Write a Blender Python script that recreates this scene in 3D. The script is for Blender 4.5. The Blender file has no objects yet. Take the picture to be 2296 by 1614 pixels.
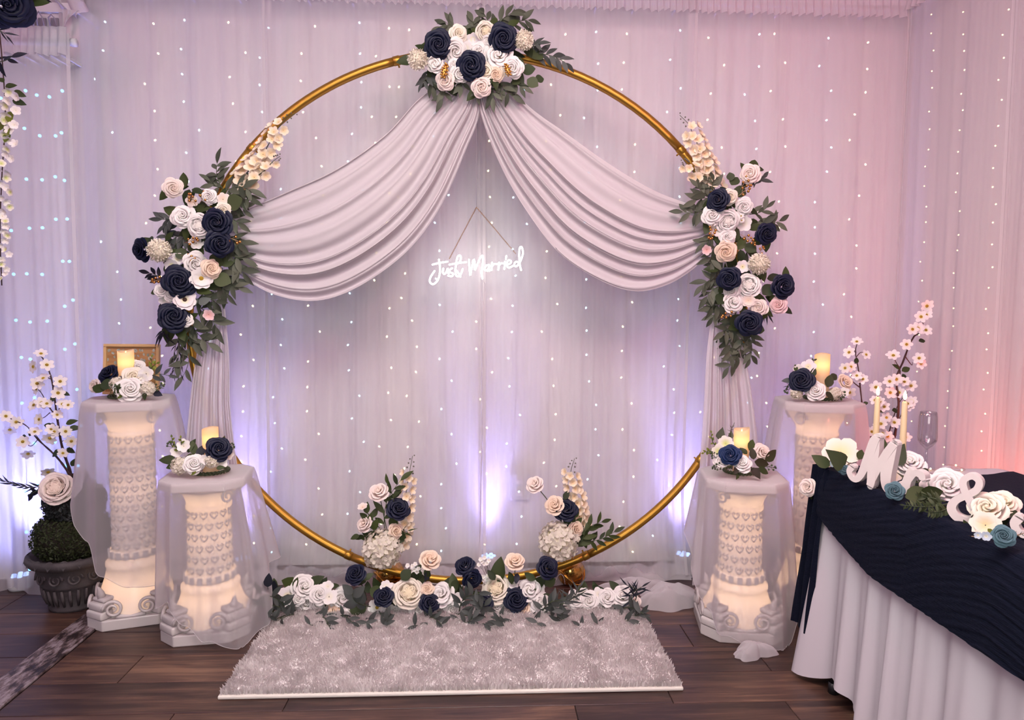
import bpy, bmesh, math, random
from math import sin, cos, pi, radians, sqrt, atan2
from mathutils import Vector, Matrix, noise

R = random.Random(7)
SC = bpy.context.scene
COL = SC.collection

# ------------------------------------------------------------------ camera
F, CX, CY = 1500.0, 1148.0, 807.0
CAM = Vector((0, 0, 1.25))
YAW, PITCH, ROLL = radians(2.6), radians(4.1), 0.0063
FW = Vector((sin(YAW) * cos(PITCH), cos(YAW) * cos(PITCH), -sin(PITCH)))
_r = Vector((cos(YAW), -sin(YAW), 0)); _u = _r.cross(FW)
RT = (_r * cos(ROLL) + _u * sin(ROLL)).normalized(); UP = RT.cross(FW)
cam = bpy.data.cameras.new('camera'); camo = bpy.data.objects.new('camera', cam); COL.objects.link(camo)
cam.sensor_width = 36.0; cam.lens = F / 2296 * 36.0; cam.clip_start = 0.05
M = Matrix((RT, UP, -FW)).transposed().to_4x4(); M.translation = CAM
camo.matrix_world = M
SC.camera = camo

# ------------------------------------------------------------------ world, lights, exposure
SC.view_settings.view_transform = 'Standard'; SC.view_settings.look = 'None'
SC.view_settings.gamma = 1.0; SC.view_settings.use_curve_mapping = False
SC.view_settings.exposure = 0.0
SC.cycles.transparent_max_bounces = 14
SC.cycles.max_bounces = 5
SC.cycles.diffuse_bounces = 3
SC.cycles.use_light_tree = False
SC.cycles.sample_clamp_indirect = 1.0
w = bpy.data.worlds.new('room_ambient'); SC.world = w; w.use_nodes = True
w.node_tree.nodes['Background'].inputs[0].default_value = (0.72, 0.70, 1.0, 1)
w.node_tree.nodes['Background'].inputs[1].default_value = 0.20

def area(name, loc, aim, size, energy, color):
    l = bpy.data.lights.new(name, 'AREA'); l.shape = 'RECTANGLE'; l.size, l.size_y = size
    l.energy = energy; l.color = color
    o = bpy.data.objects.new(name, l); COL.objects.link(o); o.location = loc
    d = (Vector(aim) - Vector(loc)).normalized()
    o.rotation_euler = d.to_track_quat('-Z', 'Y').to_euler()
    return o
area('flash_softbox', (-0.1, -0.9, 1.45), (-0.1, 2.9, 0.70), (1.6, 1.2), 36, (1.0, 0.94, 0.90))
area('overhead_fill', (-0.1, 1.3, 2.78), (-0.1, 1.7, 0.0), (1.6, 1.0), 78, (1.0, 0.93, 0.88))  # fill light added overhead to brighten rug, floor and tabletop
area('pink_wash_right', (0.9, 0.5, 2.65), (2.1, 2.75, 1.3), (0.5, 0.5), 22, (1.0, 0.34, 0.48))
area('pink_wash_left', (-1.9, 0.4, 2.6), (-1.2, 3.2, 1.4), (0.5, 0.5), 14, (1.0, 0.36, 0.52))

# ------------------------------------------------------------------ pixel helpers (a real depth is always given)
def ray(px, py): return FW * F + RT * (px - CX) - UP * (py - CY)
def P(px, py, Y):
    d = ray(px, py); return CAM + d * (Y / d.y)
def G(px, py, z=0.0):
    d = ray(px, py); return CAM + d * ((z - CAM.z) / d.z)
def S(Y): return Y / F            # metres per pixel at depth Y

# ------------------------------------------------------------------ materials
MATS = {}
def nt(name):
    m = bpy.data.materials.new(name); m.use_nodes = True
    t = m.node_tree; t.nodes.clear(); MATS[name] = m
    out = t.nodes.new('ShaderNodeOutputMaterial')
    return m, t, out
def N(t, kind, **kw):
    n = t.nodes.new(kind)
    for k, v in kw.items():
        if k in n.inputs.keys(): n.inputs[k].default_value = v
        else: setattr(n, k, v)
    return n
def L(t, a, b): t.links.new(a, b)
def c4(c): return (c[0], c[1], c[2], 1)

def pbr(name, col, rough=0.6, metal=0.0, var=0.0, bump=0.0, bscale=60.0, col2=None, nscale=8.0, trans=0.0, emis=None, es=0.0, spec=0.5, stretch=(1, 1, 1), coat=0.0):
    m, t, out = nt(name)
    b = N(t, 'ShaderNodeBsdfPrincipled', Roughness=rough, Metallic=metal)
    b.inputs['Specular IOR Level'].default_value = spec
    b.inputs['Coat Weight'].default_value = coat
    b.inputs['Base Color'].default_value = c4(col)
    tc = N(t, 'ShaderNodeTexCoord')
    src = None
    if col2 is not None or var:
        mx = N(t, 'ShaderNodeMix', data_type='RGBA')
        mx.inputs[6].default_value = c4(col); mx.inputs[7].default_value = c4(col2 or [min(1, x * (1 + var)) for x in col])
        if col2 is not None and nscale:
            mp = N(t, 'ShaderNodeMapping'); mp.inputs['Scale'].default_value = stretch
            no = N(t, 'ShaderNodeTexNoise', Scale=nscale, Detail=4.0)
            L(t, tc.outputs['Object'], mp.inputs[0]); L(t, mp.outputs[0], no.inputs['Vector'])
            oi = N(t, 'ShaderNodeObjectInfo')
            ad = N(t, 'ShaderNodeMath', operation='ADD'); L(t, no.outputs['Fac'], ad.inputs[0])
            mu = N(t, 'ShaderNodeMath', operation='MULTIPLY_ADD'); L(t, oi.outputs['Random'], mu.inputs[0]); mu.inputs[1].default_value = var; mu.inputs[2].default_value = -var * 0.5
            L(t, mu.outputs[0], ad.inputs[1]); ad.use_clamp = True
            L(t, ad.outputs[0], mx.inputs[0])
        else:
            oi = N(t, 'ShaderNodeObjectInfo'); L(t, oi.outputs['Random'], mx.inputs[0])
        L(t, mx.outputs[2], b.inputs['Base Color'])
    if bump:
        no2 = N(t, 'ShaderNodeTexNoise', Scale=bscale, Detail=3.0)
        mp2 = N(t, 'ShaderNodeMapping'); mp2.inputs['Scale'].default_value = stretch
        L(t, tc.outputs['Object'], mp2.inputs[0]); L(t, mp2.outputs[0], no2.inputs['Vector'])
        bp = N(t, 'ShaderNodeBump', Strength=bump, Distance=0.004); L(t, no2.outputs['Fac'], bp.inputs['Height'])
        L(t, bp.outputs[0], b.inputs['Normal'])
    if emis: b.inputs['Emission Color'].default_value = c4(emis); b.inputs['Emission Strength'].default_value = es
    if trans:
        tr = N(t, 'ShaderNodeBsdfTranslucent'); tr.inputs[0].default_value = c4(col)
        ms = N(t, 'ShaderNodeMixShader'); ms.inputs[0].default_value = trans
        L(t, b.outputs[0], ms.inputs[1]); L(t, tr.outputs[0], ms.inputs[2]); L(t, ms.outputs[0], out.inputs[0])
    else: L(t, b.outputs[0], out.inputs[0])
    return m

def sheer(name, col, alpha, edge, trans=0.35, weave=0.0):
    """woven gauze: a share of the light passes straight through the gaps, more threads cover at grazing angles"""
    m, t, out = nt(name)
    df = N(t, 'ShaderNodeBsdfDiffuse'); df.inputs[0].default_value = c4(col)
    tr = N(t, 'ShaderNodeBsdfTranslucent'); tr.inputs[0].default_value = c4(col)
    m1 = N(t, 'ShaderNodeMixShader'); m1.inputs[0].default_value = trans
    L(t, df.outputs[0], m1.inputs[1]); L(t, tr.outputs[0], m1.inputs[2])
    tp = N(t, 'ShaderNodeBsdfTransparent')
    lw = N(t, 'ShaderNodeLayerWeight', Blend=0.5)
    ma = N(t, 'ShaderNodeMath', operation='MULTIPLY_ADD'); L(t, lw.outputs['Facing'], ma.inputs[0])
    ma.inputs[1].default_value = edge; ma.inputs[2].default_value = alpha; ma.use_clamp = True
    fac = ma.outputs[0]
    if weave:
        tc = N(t, 'ShaderNodeTexCoord'); mp = N(t, 'ShaderNodeMapping'); mp.inputs['Scale'].default_value = (70, 70, 1.2)
        no = N(t, 'ShaderNodeTexNoise', Scale=1.0, Detail=3.0); L(t, tc.outputs['Object'], mp.inputs[0]); L(t, mp.outputs[0], no.inputs['Vector'])
        mw = N(t, 'ShaderNodeMath', operation='MULTIPLY_ADD'); L(t, no.outputs['Fac'], mw.inputs[0]); mw.inputs[1].default_value = weave; mw.inputs[2].default_value = -weave * 0.5
        ad = N(t, 'ShaderNodeMath', operation='ADD', use_clamp=True); L(t, fac, ad.inputs[0]); L(t, mw.outputs[0], ad.inputs[1]); fac = ad.outputs[0]
    ms = N(t, 'ShaderNodeMixShader'); L(t, fac, ms.inputs[0]); L(t, tp.outputs[0], ms.inputs[1]); L(t, m1.outputs[0], ms.inputs[2])
    L(t, ms.outputs[0], out.inputs[0])
    return m

def petal(name, centre, outer, r0=0.15, r1=0.8, rough=0.75, trans=0.10):
    """petal dye: centre colour running out to the rim colour over the bloom's own radius"""
    m, t, out = nt(name)
    tc = N(t, 'ShaderNodeTexCoord'); ln = N(t, 'ShaderNodeVectorMath', operation='LENGTH')
    L(t, tc.outputs['Object'], ln.inputs[0])
    mr = N(t, 'ShaderNodeMapRange'); mr.inputs[1].default_value = r0; mr.inputs[2].default_value = r1
    L(t, ln.outputs['Value'], mr.inputs[0])
    mx = N(t, 'ShaderNodeMix', data_type='RGBA'); mx.inputs[6].default_value = c4(centre); mx.inputs[7].default_value = c4(outer)
    L(t, mr.outputs[0], mx.inputs[0])
    b = N(t, 'ShaderNodeBsdfPrincipled', Roughness=rough); b.inputs['Specular IOR Level'].default_value = 0.25
    L(t, mx.outputs[2], b.inputs['Base Color'])
    if trans:
        tr = N(t, 'ShaderNodeBsdfTranslucent'); L(t, mx.outputs[2], tr.inputs[0])
        ms = N(t, 'ShaderNodeMixShader'); ms.inputs[0].default_value = trans
        L(t, b.outputs[0], ms.inputs[1]); L(t, tr.outputs[0], ms.inputs[2]); L(t, ms.outputs[0], out.inputs[0])
    else: L(t, b.outputs[0], out.inputs[0])
    return m

def emit(name, col, s):
    m, t, out = nt(name); e = N(t, 'ShaderNodeEmission', Strength=s); e.inputs[0].default_value = c4(col); L(t, e.outputs[0], out.inputs[0]); return m

def glassy(name, col=(1, 1, 1), alpha=0.12, rough=0.03, rim=0.55):
    """thin clear plastic / glass: mostly see-through with a glossy skin"""
    m, t, out = nt(name)
    tp = N(t, 'ShaderNodeBsdfTransparent'); tp.inputs[0].default_value = c4(col)
    gl = N(t, 'ShaderNodeBsdfGlossy', Roughness=rough)
    lw = N(t, 'ShaderNodeLayerWeight', Blend=0.35)
    ma = N(t, 'ShaderNodeMath', operation='MULTIPLY_ADD', use_clamp=True); L(t, lw.outputs['Facing'], ma.inputs[0]); ma.inputs[1].default_value = rim; ma.inputs[2].default_value = alpha
    ms = N(t, 'ShaderNodeMixShader'); L(t, ma.outputs[0], ms.inputs[0]); L(t, tp.outputs[0], ms.inputs[1]); L(t, gl.outputs[0], ms.inputs[2]); L(t, ms.outputs[0], out.inputs[0])
    return m

def wood(name, a, b2, c, rough=0.4):
    m, t, out = nt(name)
    tc = N(t, 'ShaderNodeTexCoord'); oi = N(t, 'ShaderNodeObjectInfo')
    sh = N(t, 'ShaderNodeVectorMath', operation='MULTIPLY_ADD'); L(t, oi.outputs['Random'], sh.inputs[0]); sh.inputs[1].default_value = (37, 11, 5); L(t, tc.outputs['Object'], sh.inputs[2])
    mp = N(t, 'ShaderNodeMapping'); mp.inputs['Scale'].default_value = (1.6, 26, 26); L(t, sh.outputs[0], mp.inputs[0])
    n1 = N(t, 'ShaderNodeTexNoise', Scale=1.6, Detail=8.0, Roughness=0.7, Distortion=0.6); L(t, mp.outputs[0], n1.inputs['Vector'])
    mp2 = N(t, 'ShaderNodeMapping'); mp2.inputs['Scale'].default_value = (1.3, 4.0, 4.0); L(t, sh.outputs[0], mp2.inputs[0])
    n2 = N(t, 'ShaderNodeTexNoise', Scale=2.2, Detail=3.0); L(t, mp2.outputs[0], n2.inputs['Vector'])
    cr = N(t, 'ShaderNodeValToRGB'); e = cr.color_ramp.elements; e[0].position, e[0].color = 0.30, c4(a); e[1].position, e[1].color = 0.72, c4(c)
    k = e.new(0.5); k.color = c4(b2)
    s1 = N(t, 'ShaderNodeMath', operation='MULTIPLY_ADD'); L(t, n2.outputs['Fac'], s1.inputs[0]); s1.inputs[1].default_value = 0.55; s1.inputs[2].default_value = -0.27
    s2 = N(t, 'ShaderNodeMath', operation='MULTIPLY_ADD'); L(t, oi.outputs['Random'], s2.inputs[0]); s2.inputs[1].default_value = 0.20; s2.inputs[2].default_value = -0.18
    s3 = N(t, 'ShaderNodeMath', operation='ADD'); L(t, s1.outputs[0], s3.inputs[0]); L(t, s2.outputs[0], s3.inputs[1])
    s4 = N(t, 'ShaderNodeMath', operation='ADD'); L(t, n1.outputs['Fac'], s4.inputs[0]); L(t, s3.outputs[0], s4.inputs[1])
    L(t, s4.outputs[0], cr.inputs[0])
    b = N(t, 'ShaderNodeBsdfPrincipled', Roughness=rough); L(t, cr.outputs[0], b.inputs['Base Color'])
    bp = N(t, 'ShaderNodeBump', Strength=0.18, Distance=0.002); L(t, n1.outputs['Fac'], bp.inputs['Height']); L(t, bp.outputs[0], b.inputs['Normal'])
    L(t, b.outputs[0], out.inputs[0]); return m

wood('floor_wood', (0.030, 0.015, 0.013), (0.085, 0.044, 0.032), (0.21, 0.118, 0.074), 0.40)
pbr('sub_floor', (0.02, 0.012, 0.01), 0.7)
def worn(name):
    m, t, out = nt(name); tc = N(t, 'ShaderNodeTexCoord'); mp = N(t, 'ShaderNodeMapping'); mp.inputs['Scale'].default_value = (22, 8, 8); L(t, tc.outputs['Object'], mp.inputs[0])
    no = N(t, 'ShaderNodeTexNoise', Scale=1.6, Detail=7.0, Roughness=0.65); L(t, mp.outputs[0], no.inputs['Vector'])
    cr = N(t, 'ShaderNodeValToRGB'); e = cr.color_ramp.elements; e[0].position, e[0].color = 0.42, (0.022, 0.014, 0.014, 1); e[1].position, e[1].color = 0.60, (0.30, 0.25, 0.27, 1); k = e.new(0.50); k.color = (0.12, 0.085, 0.085, 1)
    L(t, no.outputs['Fac'], cr.inputs[0]); b = N(t, 'ShaderNodeBsdfPrincipled', Roughness=0.4); L(t, cr.outputs[0], b.inputs['Base Color'])
    bp = N(t, 'ShaderNodeBump', Strength=0.8, Distance=0.004); L(t, no.outputs['Fac'], bp.inputs['Height']); L(t, bp.outputs[0], b.inputs['Normal']); L(t, b.outputs[0], out.inputs[0])
worn('worn_strip')
pbr('wall_paint', (0.82, 0.80, 0.80), 0.75, bump=0.35, bscale=170)
pbr('trim_paint', (0.80, 0.78, 0.78), 0.5)
sheer('curtain_sheer', (0.93, 0.90, 0.92), 0.30, 0.45, 0.40)
sheer('header_sheer', (0.93, 0.90, 0.92), 0.55, 0.5, 0.4)
sheer('hem_sheer', (0.95, 0.93, 0.93), 0.62, 0.3, 0.4)
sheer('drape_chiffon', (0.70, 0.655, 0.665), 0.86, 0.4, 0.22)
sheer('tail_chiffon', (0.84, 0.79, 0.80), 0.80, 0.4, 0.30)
sheer('cloth_sheer', (0.92, 0.88, 0.90), 0.27, 0.62, 0.40)
pbr('gold_paint', (0.42, 0.225, 0.035), 0.36, 0.85)
pbr('gold_bright', (0.85, 0.48, 0.12), 0.14, 1.0, bump=0.3, bscale=30)
pbr('copper_gold', (0.72, 0.33, 0.10), 0.25, 1.0)
pbr('chain_gold', (0.40, 0.24, 0.12), 0.35, 0.9)
emit('neon_white', (1.0, 0.985, 0.97), 7.0)
glassy('acrylic', (0.995, 0.995, 0.995), 0.0, 0.03, 0.10)
glassy('clear_glass', (0.97, 0.97, 0.98), 0.05)
pbr('wire_white', (0.62, 0.58, 0.60), 0.5)
pbr('wire_gold', (0.45, 0.30, 0.18), 0.4, 0.6)
emit('bulb_warm', (1.0, 0.78, 0.38), 8)
emit('bulb_cool', (0.45, 0.80, 1.0), 7)
emit('bulb_blue', (0.13, 0.50, 1.0), 6)
emit('bulb_fine', (1.0, 0.72, 0.28), 7)
for _n in ('bulb_warm', 'bulb_cool', 'bulb_fine', 'bulb_blue'): MATS[_n].cycles.emission_sampling = 'NONE'
petal('navy', (0.003, 0.0045, 0.014), (0.005, 0.0085, 0.030), 0.1, 0.9, 0.5, 0.0)
petal('royal_navy', (0.004, 0.010, 0.036), (0.008, 0.026, 0.095), 0.1, 0.9, 0.5, 0.0)
petal('white', (0.95, 0.90, 0.74), (0.96, 0.93, 0.89), 0.1, 0.6)
petal('cream', (0.97, 0.80, 0.42), (0.97, 0.90, 0.76), 0.1, 0.75)
petal('blush', (0.96, 0.74, 0.56), (0.96, 0.84, 0.77), 0.1, 0.8)
petal('peach', (0.96, 0.66, 0.42), (0.96, 0.79, 0.63), 0.1, 0.9)
petal('pink', (0.85, 0.45, 0.40), (0.90, 0.66, 0.66), 0.1, 0.9)
petal('pompom', (0.97, 0.86, 0.52), (1.0, 0.95, 0.80), 0.5, 0.95, trans=0.2)
petal('hydrangea', (0.86, 0.84, 0.48), (1.0, 0.94, 0.80), 0.66, 0.95, trans=0.3)
petal('delphinium', (0.88, 0.62, 0.28), (0.97, 0.83, 0.64), 0.05, 0.7)
petal('blossom_white', (0.90, 0.84, 0.46), (0.96, 0.90, 0.89), 0.1, 0.5)
petal('lime_white', (0.70, 0.76, 0.20), (0.92, 0.88, 0.78), 0.1, 0.7)
petal('teal', (0.03, 0.06, 0.075), (0.085, 0.17, 0.20), 0.1, 0.9, 0.6, 0.0)
petal('pale_blue', (0.7, 0.7, 0.5), (0.50, 0.60, 0.68), 0.1, 0.5)
pbr('stamen_yellow', (0.62, 0.40, 0.03), 0.8, bump=0.8, bscale=300)
pbr('stamen_dark', (0.05, 0.025, 0.012), 0.8)
def leafmat(name, a, b):
    return pbr(name, a, 0.55, col2=b, nscale=0, var=0.4, spec=0.3, trans=0.12)
leafmat('eucalyptus', (0.050, 0.062, 0.040), (0.115, 0.130, 0.090))
leafmat('rose_leaf', (0.016, 0.028, 0.008), (0.055, 0.078, 0.020))
leafmat('dollar_leaf', (0.028, 0.046, 0.018), (0.075, 0.098, 0.040))
leafmat('dark_leaf', (0.006, 0.008, 0.016), (0.022, 0.026, 0.040))
leafmat('grey_leaf', (0.045, 0.055, 0.050), (0.100, 0.112, 0.105))
leafmat('lime_leaf', (0.10, 0.14, 0.02), (0.22, 0.25, 0.03))
leafmat('maroon_leaf', (0.028, 0.018, 0.010), (0.040, 0.050, 0.018))
leafmat('dusty_leaf', (0.16, 0.19, 0.17), (0.24, 0.27, 0.24))
leafmat('topiary_leaf', (0.006, 0.012, 0.006), (0.034, 0.046, 0.016))
leafmat('topiary_dark', (0.010, 0.013, 0.014), (0.050, 0.058, 0.055))
pbr('stem_green', (0.05, 0.075, 0.03), 0.6)
pbr('stem_grey', (0.13, 0.125, 0.10), 0.6)
pbr('bark', (0.050, 0.022, 0.018), 0.8, bump=0.5, bscale=80)
pbr('plastic_white', (0.95, 0.90, 0.87), 0.28, trans=0.34, coat=0.2)
pbr('candle_wax', (0.93, 0.79, 0.58), 0.5, trans=0.5)
emit('candle_core', (1.0, 0.55, 0.16), 6.0)
emit('flame', (1.0, 0.66, 0.22), 14.0)
for _n in ('candle_core', 'flame'): MATS[_n].cycles.emission_sampling = 'NONE'
pbr('taper_wax', (0.82, 0.66, 0.38), 0.45)
pbr('cloudy_plastic', (0.30, 0.27, 0.30), 0.25)
pbr('black_plastic', (0.01, 0.01, 0.012), 0.4)
pbr('white_plastic', (0.75, 0.75, 0.76), 0.4)
emit('led_violet', (0.36, 0.50, 1.0), 2.5)
emit('led_coral', (1.0, 0.25, 0.15), 5.0)
for _n in ('led_violet', 'led_coral'): MATS[_n].cycles.emission_sampling = 'NONE'
pbr('tablecloth', (0.62, 0.58, 0.62), 0.75, bump=0.06, bscale=60)
pbr('navy_gauze', (0.0035, 0.006, 0.017), 0.85, bump=0.9, bscale=30, stretch=(12, 1.0, 12), spec=0.15)
pbr('sign_wood', (0.82, 0.76, 0.72), 0.55)
pbr('frame_wood', (0.62, 0.40, 0.18), 0.5)
wood('picture_wood', (0.30, 0.15, 0.05), (0.45, 0.25, 0.10), (0.60, 0.36, 0.16), 0.5)
pbr('card', (0.82, 0.78, 0.76), 0.6)
pbr('print_leaf', (0.22, 0.26, 0.20), 0.6, col2=(0.50, 0.52, 0.46), nscale=0)
pbr('antique_stone', (0.018, 0.015, 0.017), 0.7, col2=(0.12, 0.105, 0.11), nscale=9, bump=0.6, bscale=60)
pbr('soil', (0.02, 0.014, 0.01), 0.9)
pbr('rug_base', (0.82, 0.78, 0.70), 0.8)
pbr('rug_gap_fill', (0.97, 0.92, 0.89), 0.9, bump=1.0, bscale=220)
pbr('rug_pile', (1.0, 0.96, 0.92), 0.85, trans=0.45)
pbr('ribbon', (0.75, 0.72, 0.78), 0.25, 0.5)
pbr('beads', (0.8, 0.8, 0.82), 0.15, 1.0)
pbr('liner_metal', (0.80, 0.77, 0.80), 0.3)

# ------------------------------------------------------------------ object helpers
WM = {}          # world matrix of every parent we made
def link(o, parent=None, world=None):
    COL.objects.link(o)
    world = world if world is not None else Matrix.Identity(4)
    if parent is not None:
        o.parent = parent
        o.matrix_parent_inverse = WM[parent.name].inverted()
    o.matrix_basis = world
    WM[o.name] = world
    return o
def setp(o, label=None, cat=None, group=None, kind=None):
    if label: o['label'] = label
    if cat: o['category'] = cat
    if group: o['group'] = group
    if kind: o['kind'] = kind
    return o
def root(name, loc, label, cat, group=None):
    o = bpy.data.objects.new(name, None); o.empty_display_size = 0.05
    link(o, None, Matrix.Translation(loc)); return setp(o, label, cat, group)
def mesh(name, V, Fc, smooth=True):
    me = bpy.data.meshes.new(name); me.from_pydata([tuple(v) for v in V], [], Fc); me.update()
    if smooth: me.polygons.foreach_set('use_smooth', [True] * len(me.polygons))
    return me
def mob(name, V, Fc, mat, parent=None, smooth=True, world=None):
    me = mesh(name, V, Fc, smooth); me.materials.append(MATS[mat])
    return link(bpy.data.objects.new(name, me), parent, world)
def inst(name, me, mat, parent, world):
    """an object on shared mesh data with its own material"""
    o = bpy.data.objects.new(name, me)
    if not me.materials: me.materials.append(MATS['white'])
    link(o, parent, world)
    o.material_slots[0].link = 'OBJECT'; o.material_slots[0].material = MATS[mat]
    return o

class MB:
    def __init__(s): s.V = []; s.F = []
    def add(s, V, Fc):
        k = len(s.V); s.V += [Vector(v) for v in V]; s.F += [tuple(i + k for i in f) for f in Fc]; return s
    def box(s, c, d, rot=None):
        c = Vector(c); h = Vector(d) * 0.5
        V = []
        for x in (-1, 1):
            for y in (-1, 1):
                for z in (-1, 1):
                    v = Vector((x * h.x, y * h.y, z * h.z)); V.append((rot @ v if rot else v) + c)
        return s.add(V, [(0, 1, 3, 2), (4, 6, 7, 5), (0, 4, 5, 1), (2, 3, 7, 6), (0, 2, 6, 4), (1, 5, 7, 3)])
    def tube(s, pts, r, seg=6, cap=True, closed=False):
        pts = [Vector(p) for p in pts]; n = len(pts); rs = r if isinstance(r, (list, tuple)) else [r] * n
        V = []; Fc = []; up = None
        for i, p in enumerate(pts):
            a = pts[(i - 1) % n if closed else max(i - 1, 0)]; b = pts[(i + 1) % n if closed else min(i + 1, n - 1)]
            t = (b - a); t = t.normalized() if t.length > 1e-9 else Vector((0, 0, 1))
            if up is None:
                up = Vector((0, 0, 1)) if abs(t.z) < 0.9 else Vector((1, 0, 0))
            sd = t.cross(up)
            if sd.length < 1e-6: sd = t.orthogonal()
            sd.normalize(); up = sd.cross(t).normalized()
            for k in range(seg):
                an = 2 * pi * k / seg; V.append(p + (sd * cos(an) + up * sin(an)) * rs[i])
        m = n if closed else n - 1
        for i in range(m):
            for k in range(seg):
                a = i * seg + k; b = i * seg + (k + 1) % seg; c = ((i + 1) % n) * seg
                Fc.append((a, b, c + (k + 1) % seg, c + k))
        if cap and not closed:
            Fc.append(tuple(range(seg - 1, -1, -1))); Fc.append(tuple((n - 1) * seg + k for k in range(seg)))
        return s.add(V, Fc)
    def lathe(s, prof, seg=24, c=(0, 0, 0), shape=None):
        c = Vector(c); V = []; Fc = []; n = len(prof)
        for (r, z) in prof:
            for k in range(seg):
                a = 2 * pi * k / seg; q = shape(a) if shape else 1.0
                V.append(c + Vector((r * q * cos(a), r * q * sin(a), z)))
        for i in range(n - 1):
            for k in range(seg): Fc.append((i * seg + k, i * seg + (k + 1) % seg, (i + 1) * seg + (k + 1) % seg, (i + 1) * seg + k))
        return s.add(V, Fc)
    def prism(s, poly, a, b, frame=None):
        """poly: 2D outline, extruded from depth a to b; frame maps (x, y, depth) to a point"""
        fr = frame or (lambda x, y, d: Vector((x, y, d))); n = len(poly)
        V = [fr(x, y, a) for x, y in poly] + [fr(x, y, b) for x, y in poly]
        Fc = [tuple(range(n - 1, -1, -1)), tuple(range(n, 2 * n))] + [(i, (i + 1) % n, n + (i + 1) % n, n + i) for i in range(n)]
        return s.add(V, Fc)
    def ball(s, c, r, seg=8, rings=5, sc=(1, 1, 1)):
        c = Vector(c); V = [c + Vector((0, 0, r * sc[2]))]
        for i in range(1, rings):
            t = pi * i / rings
            for k in range(seg):
                a = 2 * pi * k / seg; V.append(c + Vector((r * sin(t) * cos(a) * sc[0], r * sin(t) * sin(a) * sc[1], r * cos(t) * sc[2])))
        V.append(c - Vector((0, 0, r * sc[2]))); Fc = []
        for k in range(seg): Fc.append((0, 1 + k, 1 + (k + 1) % seg))
        for i in range(rings - 2):
            for k in range(seg): a = 1 + i * seg; Fc.append((a + k, a + seg + k, a + seg + (k + 1) % seg, a + (k + 1) % seg))
        l = len(V) - 1; a = 1 + (rings - 2) * seg
        for k in range(seg): Fc.append((l, a + (k + 1) % seg, a + k))
        return s.add(V, Fc)
    def grid(s, rows, wrap=False):
        n = len(rows); m = len(rows[0]); V = [v for r in rows for v in r]; Fc = []
        for i in range(n - 1):
            for k in range(m if wrap else m - 1): Fc.append((i * m + k, i * m + (k + 1) % m, (i + 1) * m + (k + 1) % m, (i + 1) * m + k))
        return s.add(V, Fc)
    def build(s, name, mat, parent=None, smooth=True, world=None): return mob(name, s.V, s.F, mat, parent, smooth, world)
    def data(s, name, smooth=True): return mesh(name, s.V, s.F, smooth)

def bevel(o, w=0.003, seg=2):
    m = o.modifiers.new('bevel', 'BEVEL'); m.width = w; m.segments = seg; m.limit_method = 'ANGLE'; return o

def spline(pts, n):
    """n points along a Catmull-Rom curve, even in parameter length"""
    pts = [Vector(p) for p in pts]; ds = [0.0]
    for a, b in zip(pts, pts[1:]): ds.append(ds[-1] + (b - a).length)
    T = ds[-1]; out = []
    for k in range(n):
        d = T * k / (n - 1); i = 0
        while i < len(pts) - 2 and ds[i + 1] < d: i += 1
        u = (d - ds[i]) / max(1e-9, ds[i + 1] - ds[i])
        p1, p2 = pts[i], pts[i + 1]; p0 = pts[i - 1] if i else p1 * 2 - p2; p3 = pts[i + 2] if i + 2 < len(pts) else p2 * 2 - p1
        out.append(0.5 * ((2 * p1) + (p2 - p0) * u + (2 * p0 - 5 * p1 + 4 * p2 - p3) * u * u + (3 * p1 - p0 - 3 * p2 + p3) * u ** 3))
    return out
def pspline(pts, n): return [(v.x, v.y) for v in spline([(p[0], p[1], 0) for p in pts], n)]
ORD = ['first', 'second', 'third', 'fourth', 'fifth', 'sixth', 'seventh', 'eighth', 'ninth', 'tenth', 'eleventh', 'twelfth', 'thirteenth', 'fourteenth', 'fifteenth', 'sixteenth', 'seventeenth', 'eighteenth', 'nineteenth', 'twentieth', 'twenty-first']

#@@STRUCTURE
# ------------------------------------------------------------------ structure
YW, YC, YH = 3.27, 3.12, 2.90        # back wall, back curtain, hoop plane
XR = 2.10                            # right wall
XL = P(166, 700, 3.0).x              # where the left wall steps forward
b = MB().box((0, 1.2, -0.03), (5.6, 4.6, 0.05)); fl = b.build('floor', 'sub_floor', None, False); setp(fl, kind='structure')
# planks: rows along X
PW = 0.18
pl_cache = {}
def plank(x0, x1, y0, y1):
    g = 0.0012
    key = (round(x1 - x0, 3), round(y1 - y0, 3))
    if key not in pl_cache:
        l, wd = key; l -= 2 * g; wd -= 2 * g
        V = [(-l / 2, -wd / 2, -.008), (l / 2, -wd / 2, -.008), (l / 2, wd / 2, -.008), (-l / 2, wd / 2, -.008)]
        e = 0.0015
        V += [(-l / 2, -wd / 2, -e), (l / 2, -wd / 2, -e), (l / 2, wd / 2, -e), (-l / 2, wd / 2, -e)]
        V += [(-l / 2 + e, -wd / 2 + e, 0), (l / 2 - e, -wd / 2 + e, 0), (l / 2 - e, wd / 2 - e, 0), (-l / 2 + e, wd / 2 - e, 0)]
        Fc = [(8, 9, 10, 11)]
        for k in range(4):
            q = (k + 1) % 4; Fc += [(k, q, 4 + q, 4 + k), (4 + k, 4 + q, 8 + q, 8 + k)]
        me = mesh('plank', V, Fc, False); me.materials.append(MATS['floor_wood']); pl_cache[key] = me
    link(bpy.data.objects.new('plank', pl_cache[key]), fl, Matrix.Translation(((x0 + x1) / 2, (y0 + y1) / 2, 0.0)))
XS = -1.50    # planks end at the worn strip on the left
joints = {7: [-0.62, 0.62], 8: [-1.22, 0.02, 1.02], 6: [-0.95, 0.30, 0.985], 9: [-0.42, 0.80], 5: [-0.30, 0.93], 10: [-0.98, 0.25, 1.4], 4: [-0.80, 0.48]}
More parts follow.
